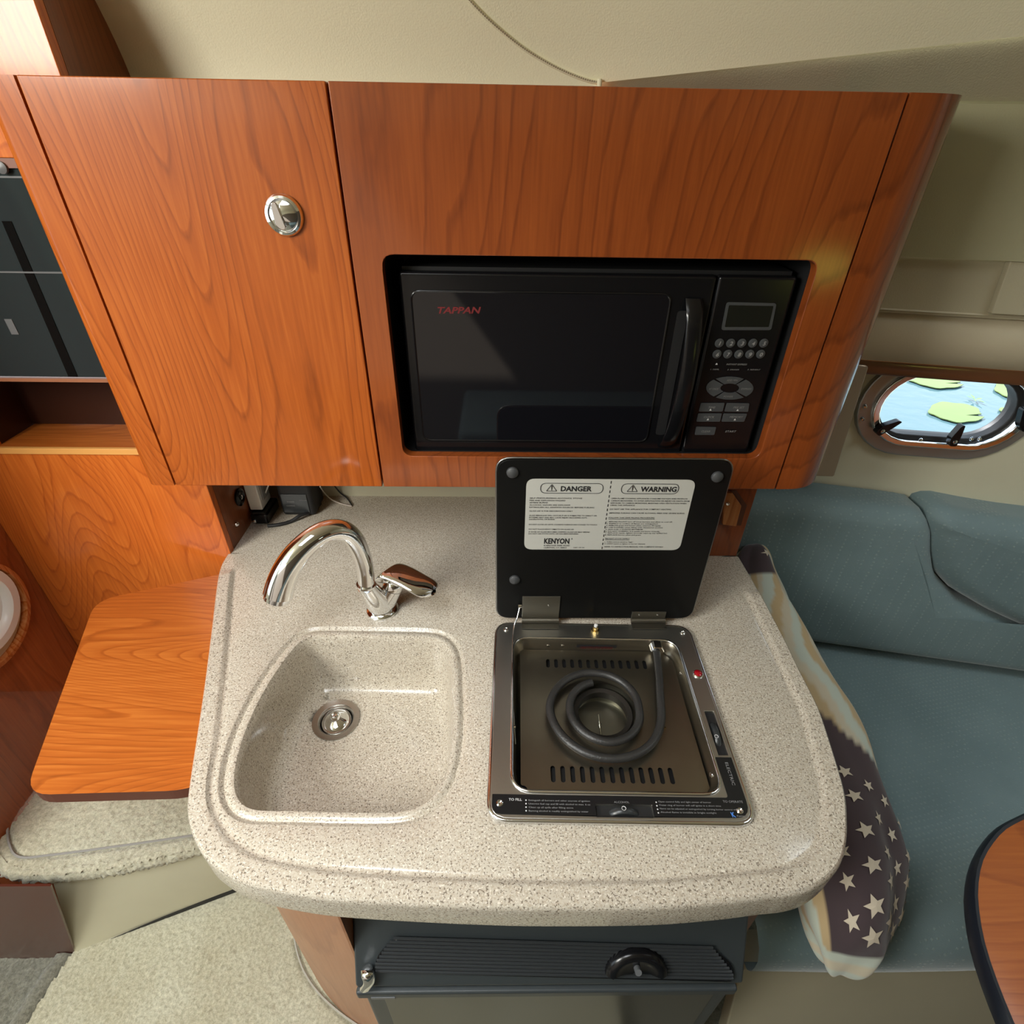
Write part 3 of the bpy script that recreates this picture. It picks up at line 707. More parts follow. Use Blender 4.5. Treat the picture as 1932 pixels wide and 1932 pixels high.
# drain hole
dc = onZ(634, 1357, ZSF+.002)
dh = [dc*[1, 1, 0]+np.array([.040*math.cos(a), .040*math.sin(a), ZSF]) for a in np.linspace(0, 2*PI, 33)[:-1]]
V = [p for r in srows for p in r]; Fc = []
for i in range(len(srows)-1):
    for j in range(NS): Fc.append((i*NS+j, i*NS+(j+1) % NS, (i+1)*NS+(j+1) % NS, (i+1)*NS+j))
cparts.append((V, Fc)); cparts.append(fill([srows[-1], dh]))
# top with holes for sink and stove
SC = np.array([.165, .54, ZT]); STH = -.02
sx_ = np.array([math.cos(STH), math.sin(STH), 0]); sy_ = np.array([-math.sin(STH), math.cos(STH), 0]); sz_ = np.array([0, 0, 1.])
def L(u, v, w=0.): return SC+sx_*u+sy_*v+sz_*w
sh_ = [L(u, v) for u, v in ((-.155, -.15), (.155, -.15), (.155, .15), (-.155, .15))]
outer_loop = [p for p in inner]
a0, a1 = inner[0], inner[-1]; z_ = inner[0][2]
endL = [r[0] for r in crows][6:]; endR = [r[-1] for r in crows][6:]
outer_loop = list(inner)+[np.array([.50, .93, ZT]), np.array([.50, YW-.001, ZT]), np.array([XR+.001, YW-.001, ZT]), np.array([XR+.001, YB+.0, ZT])]
outer_loop = [np.array([p[0], p[1], ZT]) for p in outer_loop]
cparts.append(fill([outer_loop, srows[0], sh_]))
V, Fc = join_verts(cparts)
top = mk('worktop', V, Fc, MC, ct, smooth=40)
top2 = top.data; bm = bmesh.new(); bm.from_mesh(top2); bmesh.ops.remove_doubles(bm, verts=bm.verts, dist=.0002); bmesh.ops.recalc_face_normals(bm, faces=bm.faces); bm.to_mesh(top2); bm.free()
# the small upstand left of the rim by the bulkhead and the lining of the right end
dr = E('sink_drain', tuple(dc), 'round stainless sink drain with raised strainer plug in the beige basin', 'drain')
lathe('drain_flange', [(.0425, .001), (.042, .003), (.032, .002), (.029, -.002), (.0285, -.012)], (dc[0], dc[1], ZSF), (0, 0, 1), STEEL, dr, n=40, cap=False)
lathe('drain_well', [(.0285, -.012), (.001, -.013)], (dc[0], dc[1], ZSF), (0, 0, 1), BLACKM, dr, n=40, cap=False)
lathe('strainer_plug', [(.027, -.006), (.0255, -.001), (.018, .004), (.010, .008), (.009, .012), (.007, .014), (.005, .011), (.001, .010)], (dc[0], dc[1], ZSF), (0, 0, 1), CHROME, dr, n=40, cap=False)

# ================================================================== FAUCET
fb = onZ(722, 1150, ZT); fa = E('faucet', tuple(fb), 'chrome gooseneck sink faucet with single side lever on the counter', 'faucet')
lathe('base_ring', [(.030, 0), (.0305, .004), (.027, .009), (.024, .010)], fb, (0, 0, 1), CHROME, fa, n=40)
colp = onZ(691, 1103, .84); hp = onZ(745, 1098, .815)
b0 = fb+np.array([0, 0, .004])
tube('body', [b0, b0+(colp-b0)*.35, b0+(colp-b0)*.7, colp+np.array([0, 0, -.002])], [.0235, .0225, .0185, .0165], CHROME, fa, n=28)
hb = b0+np.array([.002, 0, .006]); hd = hp-hb
tube('valve_body', [hb, hb+hd*.4, hb+hd*.80], [.021, .020, .0195], CHROME, fa, n=28)
tube('valve_cap', [hb+hd*.815, hb+hd*1.06, hb+hd*1.14], [.0195, .0185, .012], CHROME, fa, n=28)
# the spout lies in one upright plane
pend = onZ(525, 1133, .885); pn = np.array([-(pend-colp)[1], (pend-colp)[0], 0])
SPX = [(691, 1103), (690, 1075), (684, 1050), (674, 1026), (662, 1008), (646, 998), (628, 997), (610, 1003), (592, 1014), (574, 1029), (558, 1047), (543, 1069), (531, 1095), (525, 1121)]
sp = [onN(px, py, colp, pn) for px, py in SPX]; sp = spline(sp, 4); sp = resample(sp, 50)
for _ in range(8): sp = [sp[0]]+[(sp[i-1]+sp[i]+sp[i+1])/3 for i in range(1, 49)]+[sp[-1]]
rs = [.0145+.0085*(i/49)**1.6 for i in range(50)]
tube('spout', sp, rs, CHROME, fa, n=28)
dd = sp[-1]-sp[-3]; dd /= np.linalg.norm(dd)
tube('aerator', [sp[-1]+dd*.0005, sp[-1]+dd*.009], [.0205, .0205], POL, fa, n=28)
lathe('collar', [(.0172, -.002), (.0172, .002)], colp, sp[1]-sp[0], CHROME, fa, n=28)
# lever: long flat paddle
l0 = hb+hd*1.12
zL = .868
tipL = onZ(818, 1118, .842); pkL = onZ(737, 1077, zL)
lev = spline([l0+np.array([-.006, .004, -.004]), onZ(728, 1083, zL-.006), pkL, onZ(760, 1085, zL-.003), onZ(792, 1103, zL-.013), tipL], 6)
ld = tipL-l0; ld /= np.linalg.norm(ld); lwd = np.cross(ld, [0, 0, 1]); lwd /= np.linalg.norm(lwd)
LR = []
for i, p in enumerate(lev):
    t = i/(len(lev)-1); w = .0240*(math.sin(min(1, t*3.5+.15)*PI/2))**.6*(1 if t < .85 else math.sqrt(max(0.02, 1-((t-.85)/.155)**2))); th = .0055
    up = np.array([0, 0, 1.])
    LR.append([p+lwd*w*math.cos(A)*abs(math.cos(A))**-.35+up*th*math.sin(A) if abs(math.cos(A)) > .05 else p+up*th*math.sin(A) for A in np.linspace(0, 2*PI, 25)[:-1]])
grid('lever', LR, CHROME, fa, smooth=50, close_u=True)

# ================================================================== STOVE
st = E('galley_stove', tuple(SC), 'single-burner stainless drop-in galley stove with its black lid raised', 'stove')
def rr(u0, u1, v0, v1, r, w=0., k=6): return rnd([L(u0, v0, w), L(u1, v0, w), L(u1, v1, w), L(u0, v1, w)], r, k)
FW = .006
STEELF = plain('frame_steel', (.52, .51, .47), .36, metal=1., bump=.05, bscale=300)
O_ = rr(-.1765, .1765, -.1775, .1735, .026, .001); I_ = rr(-.148, .147, -.142, .139, .03, .001)
sl1 = [L(u, v, .001) for u, v in ((-.034, -.1735), (.043, -.1735), (.043, -.157), (-.034, -.157))]
sl2 = [L(u, v, .001) for u, v in ((.156, -.082), (.1705, -.082), (.1705, -.008), (.156, -.008))]
plate('frame', [O_, I_, sl1, sl2], (0, 0, FW), STEELF, st, bevel=.0022, seg=3)
tube('edge_trim', rr(-.1775, .1775, -.1785, .1745, .026, .0036), .0036, POL, st, n=8, closed=True)
tube('recess_lip', rr(-.1475, .1465, -.1415, .1385, .03, .0072), .0026, POL, st, n=8, closed=True)
pan = []
for ins, w in ((0, .006), (.003, .001), (.006, -.008), (.010, -.021), (.016, -.0245)):
    pan.append(rr(-.148+ins, .147-ins, -.142+ins, .139-ins, .03, w))
pn_ = grid('recess_pan', pan, STEELD, st, smooth=50, close_u=True)
Vp, Fp = fill([pan[-1], [L(.0+.06*math.cos(a), .0+.06*math.sin(a), -.0245) for a in np.linspace(0, 2*PI, 33)[:-1]]]); mk('pan_floor', Vp, Fp, BLACKM, st)
# drip plate with slots and centre hole
def slotp(u, v, hw, hh, w):
    pts = []
    for s, rng in ((1, np.linspace(0, PI, 7)), (-1, np.linspace(PI, 2*PI, 7))):
        for a in rng: pts.append(L(u+hw*math.cos(a), v+s*(hh-hw)+hw*math.sin(a), w))
    return pts
WP = -.012
holes = [slotp(-.085+.170*i/12, .098, .0032, .0095, WP) for i in range(13)]+[slotp(-.087+.172*i/12, -.1045, .0034, .0125, WP) for i in range(13)]
holes.append([L(0+.054*math.cos(a), .003+.054*math.sin(a), WP) for a in np.linspace(0, 2*PI, 41)[:-1]])
po = [L(u, v, WP) for u, v in ((-.134, .128), (.120, .128), (.136, .108), (.136, -.122), (.126, -.132), (-.122, -.132), (-.134, -.12))]
plate('drip_plate', [po]+holes, (0, 0, -.0012), STEELD, st)
box_ = prism('under_slots', [L(u, v, WP-.008) for u, v in ((-.12, -.12), (.12, -.12), (.12, -.09), (-.12, -.09))], (0, 0, -.001), BLACKM, st)
lathe('burner_well', [(.054, -.0), (.052, -.012), (.046, -.020), (.044, -.034), (.001, -.035)], L(0, .003, WP), (0, 0, 1), plain('well_steel', (.28, .27, .22), .35, metal=1.), st, n=40, cap=False)
lathe('burner_ring', [(.050, -.010), (.047, -.004), (.040, -.006), (.040, -.02)], L(0, .003, WP), (0, 0, 1), plain('burner_ring', (.05, .045, .04), .45, metal=.8), st, n=40, cap=False)
tube('igniter', [L(-.004, -.022, -.040), L(-.006, .0, -.026), L(-.007, .004, -.022)], .0017, CHROME, st, n=8)
# coil element: straight lead, then a spiral of two turns
def spir(t, r0, r1): return None
WZ = .004
coil = [L(.106, .112, WZ+.002), L(.100, .06, WZ), L(.093, .02, WZ)]
A_ = np.linspace(.12, -4.75*PI/2-1.0*PI/2-.6, 74)
KA = [0, .3, 1.57, 3.14, 4.71, 6.28, 7.85, 9.42, 10.7]; KR = [.090, .087, .086, .088, .068, .054, .060, .056, .051]
coil = [L(.106, .112, WZ+.002), L(.100, .06, WZ), L(.094, .025, WZ)]
for a in np.linspace(.15, 10.7, 80):
    R = float(np.interp(a, KA, KR)); coil.append(L(R*math.cos(-a), -.003+R*math.sin(-a), WZ))
tube('heating_coil', (lambda q: [q[0]]+[(q[i-1]+q[i]+q[i+1])/3 for i in range(1, len(q)-1)]+[q[-1]])(resample(spline(coil, 4), 150)), .0066, IRON, st, n=12, flat=.85)
lathe('coil_nut', [(.011, 0), (.012, .003), (.012, .016), (.009, .019)], L(.108, .112, WZ+.002), tuple(sy_), CHROME, st, n=6, smooth=20)
tube('coil_lead', [L(.107, .112, WZ), L(.108, .134, WZ)], .006, STEELD, st, n=12)
# printed bands
bd = rnd([L(u, v, FW+.0013) for u, v in ((-.1735, -.1725), (.1735, -.1725), (.1735, -.086), (.150, -.086), (.150, -.1455), (-.1735, -.1455))], [.02, .022, .001, .001, .004, .001], 5)
Vb, Fb = fill([bd, [p+sz_*(FW+.0003) for p in sl1]]); band = mk('print_band', Vb, Fb, plain('black_band', (.008, .009, .011), .25), st)
def ltx(name, body, u0, v, u1, h, mat, par=band, bold=.0, w=FW+.0014, **k): return text(name, body, L(u0, v, w), L(u1, v, w), h, (0, 0, 1), mat, par, bold=bold, **k)
rowsL = ['Extinguish all burners and other sources of ignition', 'Unscrew fuel cap and fill with alcohol to max. 6 oz', 'Clean up all spills after filling stove', 'Burning alcohol is readily extinguished by water']
rowsR = ['Open control fully and light center of burner', 'Outer ring of burner will self ignite in a short time', 'Flame can be adjusted or extinguished by turning burner control wheel', 'Alcohol flame is invisible in bright sunlight']
wl_ = [.0835, .0835, .060, .080]; wr_ = [.072, .084, .108, .075]
RW = []
for i, (s_, w_) in enumerate(zip(rowsL, wl_)): RW.append((s_, -.124, -.1545-.0047*i, w_, .0021))
for i, (s_, w_) in enumerate(zip(rowsR, wr_)): RW.append((s_, .0525, -.1535-.0047*i, w_, .0021))
lt = lines_text('lettering', RW, L(0, 0, FW+.0014), sx_, sy_, sz_, INKG, band, bold=.012)
ltx('lettering', 'TO FILL', -.151, -.1545, -.133, .0033, INKW, bold=.01); ltx('lettering', 'TO OPERATE', .141, -.1525, .168, .003, INKG, bold=.01)
ltx('lettering', 'ALCOHOL', -.008, -.1555, .013, .0027, INKG, bold=.01)
ltx('logo', 'K', .1465, -.1715, .1525, .0062, INKBL, bold=.03, shear=-.2); ltx('lettering', 'Kenyon', .154, -.1712, .167, .0026, INKG, bold=.01)
bl = []
for i in range(4):
    for u in (-.1275, .0495): c = L(u, -.1535-.0047*i, FW+.0016); bl.append(([c+sx_*a*.0009+sy_*b*.0009 for a, b in ((-1, -1), (1, -1), (1, 1), (-1, 1))], [(0, 1, 2, 3)]))
v_, f_ = join_verts(bl); mk('bullet_marks', v_, f_, INKW, band)['kind'] = 'stuff'
for i, ch in enumerate('ELECTRIC'):
    pass
text('lettering', 'ELECTRIC', L(.1615, -.094, FW+.0014), L(.1615, -.128, FW+.0014), .0042, (0, 0, 1), INKG, band, bold=.01)
# thumb wheels
def wheel(name, c, ax, lab=None):
    lathe(name, [(.001, -.0045), (.024, -.0045), (.026, -.002), (.026, .002), (.024, .0045), (.001, .0045)], c, ax, GREYP2, st, n=28)
w1 = L(.0045, -.1655, -.015); wheel('thumb_wheel', w1, tuple(sy_)); w2 = L(.1635, -.045, -.015); wheel('thumb_wheel', w2, tuple(sx_))
def ringmark(u, v): return lathe('ring_mark', [(.0022, 0), (.0030, .0003), (.0030, 0)], L(u, v, FW+.0068), (0, 0, 1), INKW, st, n=16, cap=False)
ringmark(.003, -.1650); ringmark(.1595, -.056)
prism('wheel_well', list(sl1), (0, 0, .0007), BLACKM, st); prism('wheel_well', list(sl2), (0, 0, .0007), BLACKM, st)
for u, v in ((-.160, .158), (.163, .157), (-.163, -.158), (.160, -.163)):
    lathe('screw', [(.0048, 0), (.0046, .0012), (.0032, .0022), (.0018, .0008), (.0005, .0006)], L(u, v, FW+.001), (0, 0, 1), CHROME, st, n=16)
lathe('indicator_bezel', [(.0085, 0), (.0085, .0015), (.0072, .0028), (.0066, .002)], L(.1655, .064, FW+.001), (0, 0, 1), CHROME, st, n=24, cap=False)
lathe('indicator_lamp', [(.0066, .001), (.0060, .0035), (.003, .0050), (.0005, .0054)], L(.1655, .064, FW+.001), (0, 0, 1), RED, st, n=24)
lathe('lid_switch', [(.0075, 0), (.0075, .004), (.005, .0045), (.0048, .0105), (.0005, .0125)], L(.003, .158, FW+.001), (0, 0, 1), BRASS, st, n=8, smooth=25)
lathe('switch_cap', [(.0034, 0), (.0034, .004), (.001, .005)], L(.003, .158, FW+.013), (0, 0, 1), WHITE, st, n=12)
# red warning plate on the back wall of the recess
pz0 = L(-.035, .1345, -.004); wp_ = prism('rating_plate', [L(u, .1335, w) for u, w in ((-.032, -.013), (.040, -.013), (.040, -.003), (-.032, -.003))], tuple(-sy_*.0008), BLACKM, st)
lines_text('lettering', [('CAUTION HOT SURFACE', 0, .0042, .058, .0022), ('KEEP CLEAR OF BURNER', 0, .0008, .058, .0022)], L(-.025, .1322, -.012), sx_, sz_, -sy_, INKR, wp_)
for u in (-.083, -.057): lathe('rivet', [(.003, 0), (.003, .0008), (.0015, .001)], L(u, .1335, -.006), tuple(-sy_), CHROME, st, n=12)
for u, v in ((.1415, .075), (.1415, -.105)): lathe('rivet', [(.0035, 0), (.003, .0015), (.0005, .002)], L(u, v, -.006), (-1, 0, 0.3), CHROME, st, n=12)
lathe('corner_foot', [(.009, 0), (.008, .004), (.004, .006), (.0005, .0065)], L(-.132, -.130, -.016), (0, 0, 1), BGLASS, st, n=20)
tube('plate_screw', [L(.086, -.028, -.012), L(.094, -.027, -.010)], .0015, BRASS, st, n=6)

# lid: upright black glass
YLd = .7235
lq = [onY(px, py, YLd) for px, py in ((935, 868), (1388, 870), (1303, 1169), (940, 1164))]
x0l = (lq[0][0]+lq[3][0])/2; x1l = (lq[1][0]+lq[2][0])/2; z0l = (lq[2][2]+lq[3][2])/2; z1l = (lq[0][2]+lq[1][2])/2
def Ld(x, z, o=0.): return np.array([x, YLd+o, z])
lidpts = rnd([Ld(x0l, z0l), Ld(x1l, z0l), Ld(x1l, z1l), Ld(x0l, z1l)], .024, 6)
lid = prism('lid', lidpts, (0, .006, 0), plain('lid_black', (.007, .0068, .0065), .30, spec=.12), st, bevel=.001)
tube('lid_edge_trim', [p+np.array([0, .0045, 0]) for p in rnd([Ld(x0l-.001, z0l-.001), Ld(x1l+.001, z0l-.001), Ld(x1l+.001, z1l+.001), Ld(x0l-.001, z1l+.001)],   .024, 6)], .0019, plain('lid_trim', (.30, .30, .29), .3, metal=1.), lid, n=8, closed=True)
for px, py in ((967, 891), (1353, 899), (971, 1093), ):
    p = onY(px, py, YLd); lathe('rubber_bumper', [(.0095, 0), (.009, .003), (.006, .0055), (.0005, .0065)], p, (0, -1, 0), plain('bumper', (.05, .052, .055), .5), lid, n=24)
sq = [onY(px, py, YLd) for px, py in ((992, 902), (1311, 906), (1284, 1039), (990, 1035))]
sx0 = (sq[0][0]+sq[3][0])/2; sx1 = (sq[1][0]+sq[2][0])/2; sz0 = (sq[2][2]+sq[3][2])/2; sz1 = (sq[0][2]+sq[1][2])/2
sw, sh2 = sx1-sx0, sz1-sz0
prism('warning_sticker', rnd([Ld(sx0, sz0), Ld(sx1, sz0), Ld(sx1, sz1), Ld(sx0, sz1)], .014, 6), (0, -.0005, 0), STICK, lid)
k1, k2 = 1800., 1546.
def Lx(u): return (u-140)/3290.*sw*1.0       # crop units of the left half
# left half column: fractions of the sticker
T = []
def row(s, x, y, w, h=.0165): T.append((s, x*sw, (1-y)*sh2, w*sw, h*sh2))
left = [('SELF-PRESSURIZING ALCOHOL STOVE', .262, .30), ('FIRE AND EXPLOSION HAZARD', .294, .205), ('SEVERE BURNS', .324, .105), ('ALCOHOL VAPORS ARE EXPLOSIVE', .356, .235), ('EXTINGUISH ALL IGNITION SOURCES BEFORE FUELING', .388, .375),
        ('GLASS LID IS FOR DECORATION ONLY', .440, .253), ('GLASS BREAKAGE WILL OCCUR IF LID IS SUBJECTED TO DIRECT OR', .502, .395), ('EXTREME HEAT AND MAY CAUSE INJURY INCLUDING CUTS,', .532, .34), ('LACERATIONS, OR BURNS', .558, .15),
        ('DO NOT CLOSE LID UNTIL COOKING SURFACE HAS COOLED TO TOUCH', .632, .402), ('DO NOT PLACE HEAVY OBJECTS ON GLASS LID', .700, .268), ('IF EDGE OF GLASS BECOMES CHIPPED GLASS LID MAY BREAK', .740, .365), ('DO NOT USE STOVE UNTIL LID HAS BEEN REPAIRED', .768, .298)]
for s, y, w in left: row(s, .022+.004*y, y, w*1.05)
right = [('OPEN FLAME COOKING APPLIANCES CONSUME OXYGEN AND PRODUCE', .26, .46), ('CARBON MONOXIDE. TO AVOID ASPHYXIATION OR INJURY OR DEATH FROM', .292, .475), ('EXPOSURE TO CARBON MONOXIDE, MAINTAIN OPEN VENTILATION WHEN', .324, .46), ('USING THIS APPLIANCE.', .354, .15),
         ('DO NOT USE THIS APPLIANCE FOR COMFORT HEATING.', .408, .378), ('IMPROPER FUELING CAN CAUSE ALCOHOL FIRES AND SEVERE BURNS.', .462, .465), ('FOLLOW THIS SAFE FILLING PROCEDURE:', .528, .285)]
num = [('1. BEFORE FILLING turn off stove burners and allow to cool off.', .585, .40), ('2. INSPECT to confirm all flames are extinguished.', .612, .315), ('3. REMOVE grate and burner plate, unscrew fill cap(s).', .640, .335), ('4. USE FUNNEL when filling with denatured alcohol.', .668, .35), ('5. ADD FUEL 6 OUNCES MAXIMUM.', .696, .23), ('6. DO NOT OVERFILL. It is unsafe and burns violently.', .724, .335), ('7. REPLACE cap(s), tighten securely, wipe up any spilled fuel.', .750, .385), ('8. REPLACE burner plate and grate.', .778, .225)]
for s, y, w in right: row(s, .513, y, w)
for s, y, w in num: row(s, .505, y, w*1.02, .015)
row('RELIGHT STOVE SAFELY', .51, .835, .155); row('1. TURN control wheel to "high"', .51, .885, .18, .015); row('2. LIGHT match or lighter to burner element', .51, .912, .26, .015); row('REFER TO INSTRUCTION MANUAL FOR COMPLETE DETAILS', .513, .958, .375)
row('PART 100 140', .315, .972, .07, .013); row('8 HERITAGE PARK ROAD', .125, .945, .165, .020); row('CLINTON, CT. 06413', .125, .978, .145, .020)
SO = Ld(sx0, sz0, -.0006)
ex, ez, en = np.array([1., 0, 0]), np.array([0, 0, 1.]), np.array([0, -1., 0])
lines_text('lettering', T, SO, ex, ez, en, INKB, lid, bold=.012)
lines_text('lettering', [('DANGER', .205*sw, (1-.157)*sh2, .185*sw, .063*sh2), ('WARNING', .680*sw, (1-.157)*sh2, .215*sw, .063*sh2), ('KENYON', .125*sw, (1-.905)*sh2, .16*sw, .075*sh2), ('R', .297*sw, (1-.842)*sh2, .008*sw, .018*sh2)], SO, ex, ez, en, INKB, lid, bold=.035)
def Sp(x, y, o=-.0010): return SO+ex*x*sw+ez*(1-y)*sh2+en*.0004
for xa, xb in ((.085, .455), (.565, .905)):
    pl = rnd([Sp(xa, .055), Sp(xb, .055), Sp(xb, .185), Sp(xa, .185)], .009, 6); tube('print_outline', pl, .0005, INKB, lid, n=4, closed=True)
for xa in (.120, .600):
    tube('warning_triangle', rnd([Sp(xa, .158), Sp(xa+.062, .158), Sp(xa+.031, .068)], .001, 2), .0005, INKB, lid, n=4, closed=True)
    tube('exclamation_mark', [Sp(xa+.031, .088), Sp(xa+.031, .150)], [.0009, .0004], INKB, lid, n=6)
dsh = [([Sp(.497-.001, .02+.062*i), Sp(.501, .02+.062*i), Sp(.501, .055+.062*i), Sp(.497-.001, .055+.062*i)], [(0, 1, 2, 3)]) for i in range(16) if .055+.062*i < 1]
for xa, y, w in ((.513, .536, .285), (.51, .843, .155)): dsh.append(([Sp(xa, y), Sp(xa+w, y), Sp(xa+w, y+.006), Sp(xa, y+.006)], [(0, 1, 2, 3)]))
v_, f_ = join_verts(dsh); mk('dashed_rule', v_, f_, INKB, lid)
# hinges
HG = plain('hinge_steel', (.25, .235, .20), .38, metal=1.)
def hinge(px0, px1, pyt, pyb, screws):
    a = onY(px0, pyt, YLd-.003); b = onY(px1, pyb, YLd-.003)
    h = box('hinge', (a[0], YLd-.0025, b[2]), (b[0], YLd-.0002, a[2]), HG, st, bevel=.0004)
    tube('hinge_barrel', [(a[0], YLd-.005, .7635), (b[0], YLd-.005, .7635)], .0048, HG, h, n=14)
    prism('hinge_leaf', [(a[0], YLd-.003, .7585), (b[0], YLd-.003, .7585), (b[0], YLd-.022, .7585), (a[0], YLd-.022, .7585)], (0, 0, .0015), HG, h)
    for sx in screws: lathe('hinge_screw', [(.0016, 0), (.0014, .0008), (.0003, .0009)], (a[0]+(b[0]-a[0])*sx, YLd-.0026, b[2]+(a[2]-b[2])*.62), (0, -1, 0), CHROME, h, n=10)
hinge(986, 1054, 1126, 1168, (.7,)); hinge(1193, 1254, 1155, 1170, (.22, .76))
# support wire from the left hinge into the recess
w0 = onY(981, 1143, YLd-.004)
wr = [w0, onY(976, 1165, YLd-.018), L(-.146, .150, .020), L(-.148, .10, .010), L(-.147, .02, .004), L(-.144, -.035, -.004), L(-.142, -.06, -.010)]
tube('lid_support_wire', spline(wr, 6), .0014, POL, st, n=8); lathe('wire_pivot', [(.004, -.003), (.004, .003)], w0, (1, 0, 0), CHROME, st, n=14)
lathe('wire_stop', [(.0035, -.002), (.0035, .002)], L(-.144, -.035, -.004), (1, 0, 0), CHROME, st, n=14)

# ================================================================== WALL CABINET
zc0 = (onY(335, 917, YC)[2]+onY(1462, 922, YC)[2])/2; zc1 = (onY(22, 140, YC)[2]+onY(1718, 175, YC)[2])/2
xc0, xc1, xcs = -.558, .475, -.205
cab = E('wall_cabinet', (0, YC+.18, zc0), 'large glossy cherry wall cabinet over the counter with one door', 'cabinet')
g = .0014
dq = [(xc0+g, YC, zc0), (xcs-g, YC, zc0), (xcs-g, YC, zc1), (xc0+g, YC, zc1)]
door = prism('door', dq, (0, .018, 0), WD, cab, bevel=.0015)
MO = [onY(*q, YC) for q in ((719, 481), (1548, 491), (1431, 865), (761, 861))]
mx0 = (MO[0][0]+MO[3][0])/2; mx1 = (MO[1][0]+MO[2][0])/2; mz0 = (MO[2][2]+MO[3][2])/2; mz1 = (MO[0][2]+MO[1][2])/2
hole = rnd([(mx0, YC, mz0), (mx1, YC, mz0), (mx1, YC, mz1), (mx0, YC, mz1)], .018, 5)
plate('front_panel', [[(xcs+g, YC, zc0), (xc1-g, YC, zc0), (xc1-g, YC, zc1), (xcs+g, YC, zc1)], hole], (0, .018, 0), WD2, cab, bevel=.0012)
def post(name, pts, mat, z0=zc0, z1=zc1):
    rws = [[(x, y, z) for x, y in pts] for z in (z0, z1)]; n = len(pts)
    V = [p for r in rws for p in r]; Fc = [(i, (i+1) % n, (i+1) % n+n, i+n) for i in range(n)]+[tuple(range(n)), tuple(range(n, 2*n))]
    return mk(name, V, Fc, mat, cab, smooth=60)
lp = [(xc0-g, YC)]+[(-.590-.016*math.sin(a)+.0, YC+.016-.016*math.cos(a)) for a in np.linspace(0, PI/2, 8)]+[(-.606, YB-.002), (xc0-g, YB-.002)]
post('left_post', lp, WD)
rp_ = [(xc1+g, YC), (.497, YC+.001)]+[(.497+.078*math.sin(a), YC+.078+.001-.078*math.cos(a)) for a in np.linspace(.1, PI/2, 14)]+[(.577, YW-.004), (.560, YW-.004), (.558, YC+.085), (xc1+g, YC+.02)]
post('right_post', rp_, WD2)
# carcass: dark inside, top and bottom boards
box('bottom_board', (xc0, YC+.0185, zc0+.001), (.512, YW-.004, zc0+.014), WDK, cab)
box('top_board', (xc0, YC+.0185, zc1-.014), (.512, YW-.004, zc1-.001), WDK, cab)
box('microwave_bay', (mx0-.02, .99, mz0-.01), (mx1+.02, 1.0, mz1+.01), BLACKM, cab)
box('bay_wall', (mx0-.022, YC+.0185, mz0-.01), (mx0-.003, .99, mz1+.01), BLACKM, cab); box('bay_wall', (mx1+.003, YC+.0185, mz0-.01), (mx1+.02, .99, mz1+.01), BLACKM, cab)
box('bay_wall', (mx0-.02, YC+.0185, mz0-.012), (mx1+.02, .99, mz0-.003), BLACKM, cab); box('bay_wall', (mx0-.02, YC+.0185, mz1+.003), (mx1+.02, .99, mz1+.012), BLACKM, cab)
# chrome twist latch
kp = onY(534, 407, YC-.006); kc = np.array([kp[0], YC, kp[2]])
lt_ = lathe('latch', [(.0245, 0), (.0245, .003), (.0225, .0065), (.0195, .0075), (.0185, .006), (.0175, .003), (.001, .003)], kc, (0, -1, 0), CHROME, door, n=40, cap=False)
lathe('latch_dish', [(.018, .0035), (.0165, .0075), (.010, .0105), (.0005, .0115)], kc, (0, -1, 0), CHROME, door, n=40, cap=False)
tg = [kc+np.array([-.006+x, -.011, z]) for x, z in ((-.004, .015), (.003, .016), (.010, -.014), (.004, -.016), (-.003, -.010))]
prism('latch_thumb', rnd(tg, .003, 3), (0, -.004, 0), CHROME, door, bevel=.0015)
# taupe vinyl end panel beyond the cabinet
q0, q1, q2 = onY(1640, 700, 1.06), onY(1575, 897, 1.06), onY(1533, 893, 1.06)
vp = prism('vinyl_end_panel', rnd([(.581, 1.06, q1[2]), (q1[0], 1.06, q1[2]-.004), (q0[0]-.004, 1.06, q0[2]+.01), (.581, 1.06, q0[2]+.01)], .004, 2), (0, .03, 0), VINYL3, bevel=.003)
tag(vp, 'taupe vinyl covered panel end behind the right side of the cabinet', 'panel')

# ================================================================== MICROWAVE
YM = .826
mwv = E('microwave', ((mx0+mx1)/2, YM+.07, mz0), 'black built-in microwave oven in the wall cabinet', 'microwave')
MB = [onY(*q, YM) for q in ((751, 507), (1507, 527), (1408, 857), (783, 851))]
bx0 = (MB[0][0]+MB[3][0])/2; bx1 = (MB[1][0]+MB[2][0])/2; bz0 = (MB[2][2]+MB[3][2])/2; bz1 = (MB[0][2]+MB[1][2])/2
sp1, sp2 = onY(1357, 521, YM), onY(1284, 855, YM); xs_ = (sp1[0]+sp2[0])/2
box('housing', (bx0+.003, YM+.016, mz0-.001), (bx1-.003, .985, bz1+.004), BLACKM, mwv)
dr_ = prism('oven_door', [(bx0, YM, bz0), (xs_-.001, YM, bz0), (xs_-.001, YM, bz1), (bx0, YM, bz1)], (0, .016, 0), BLACK, mwv, bevel=.005, seg=4)
cp = prism('control_panel', [(xs_+.001, YM, bz0), (bx1, YM, bz0), (bx1, YM, bz1), (xs_+.001, YM, bz1)], (0, .016, 0), BLACK, mwv, bevel=.005, seg=4)
wq = [onY(*q, YM) for q in ((775, 547), (1262, 556), (1223, 833), (799, 829))]
wx0, wx1, wz0, wz1 = (wq[0][0]+wq[3][0])/2, (wq[1][0]+wq[2][0])/2, (wq[2][2]+wq[3][2])/2, (wq[0][2]+wq[1][2])/2
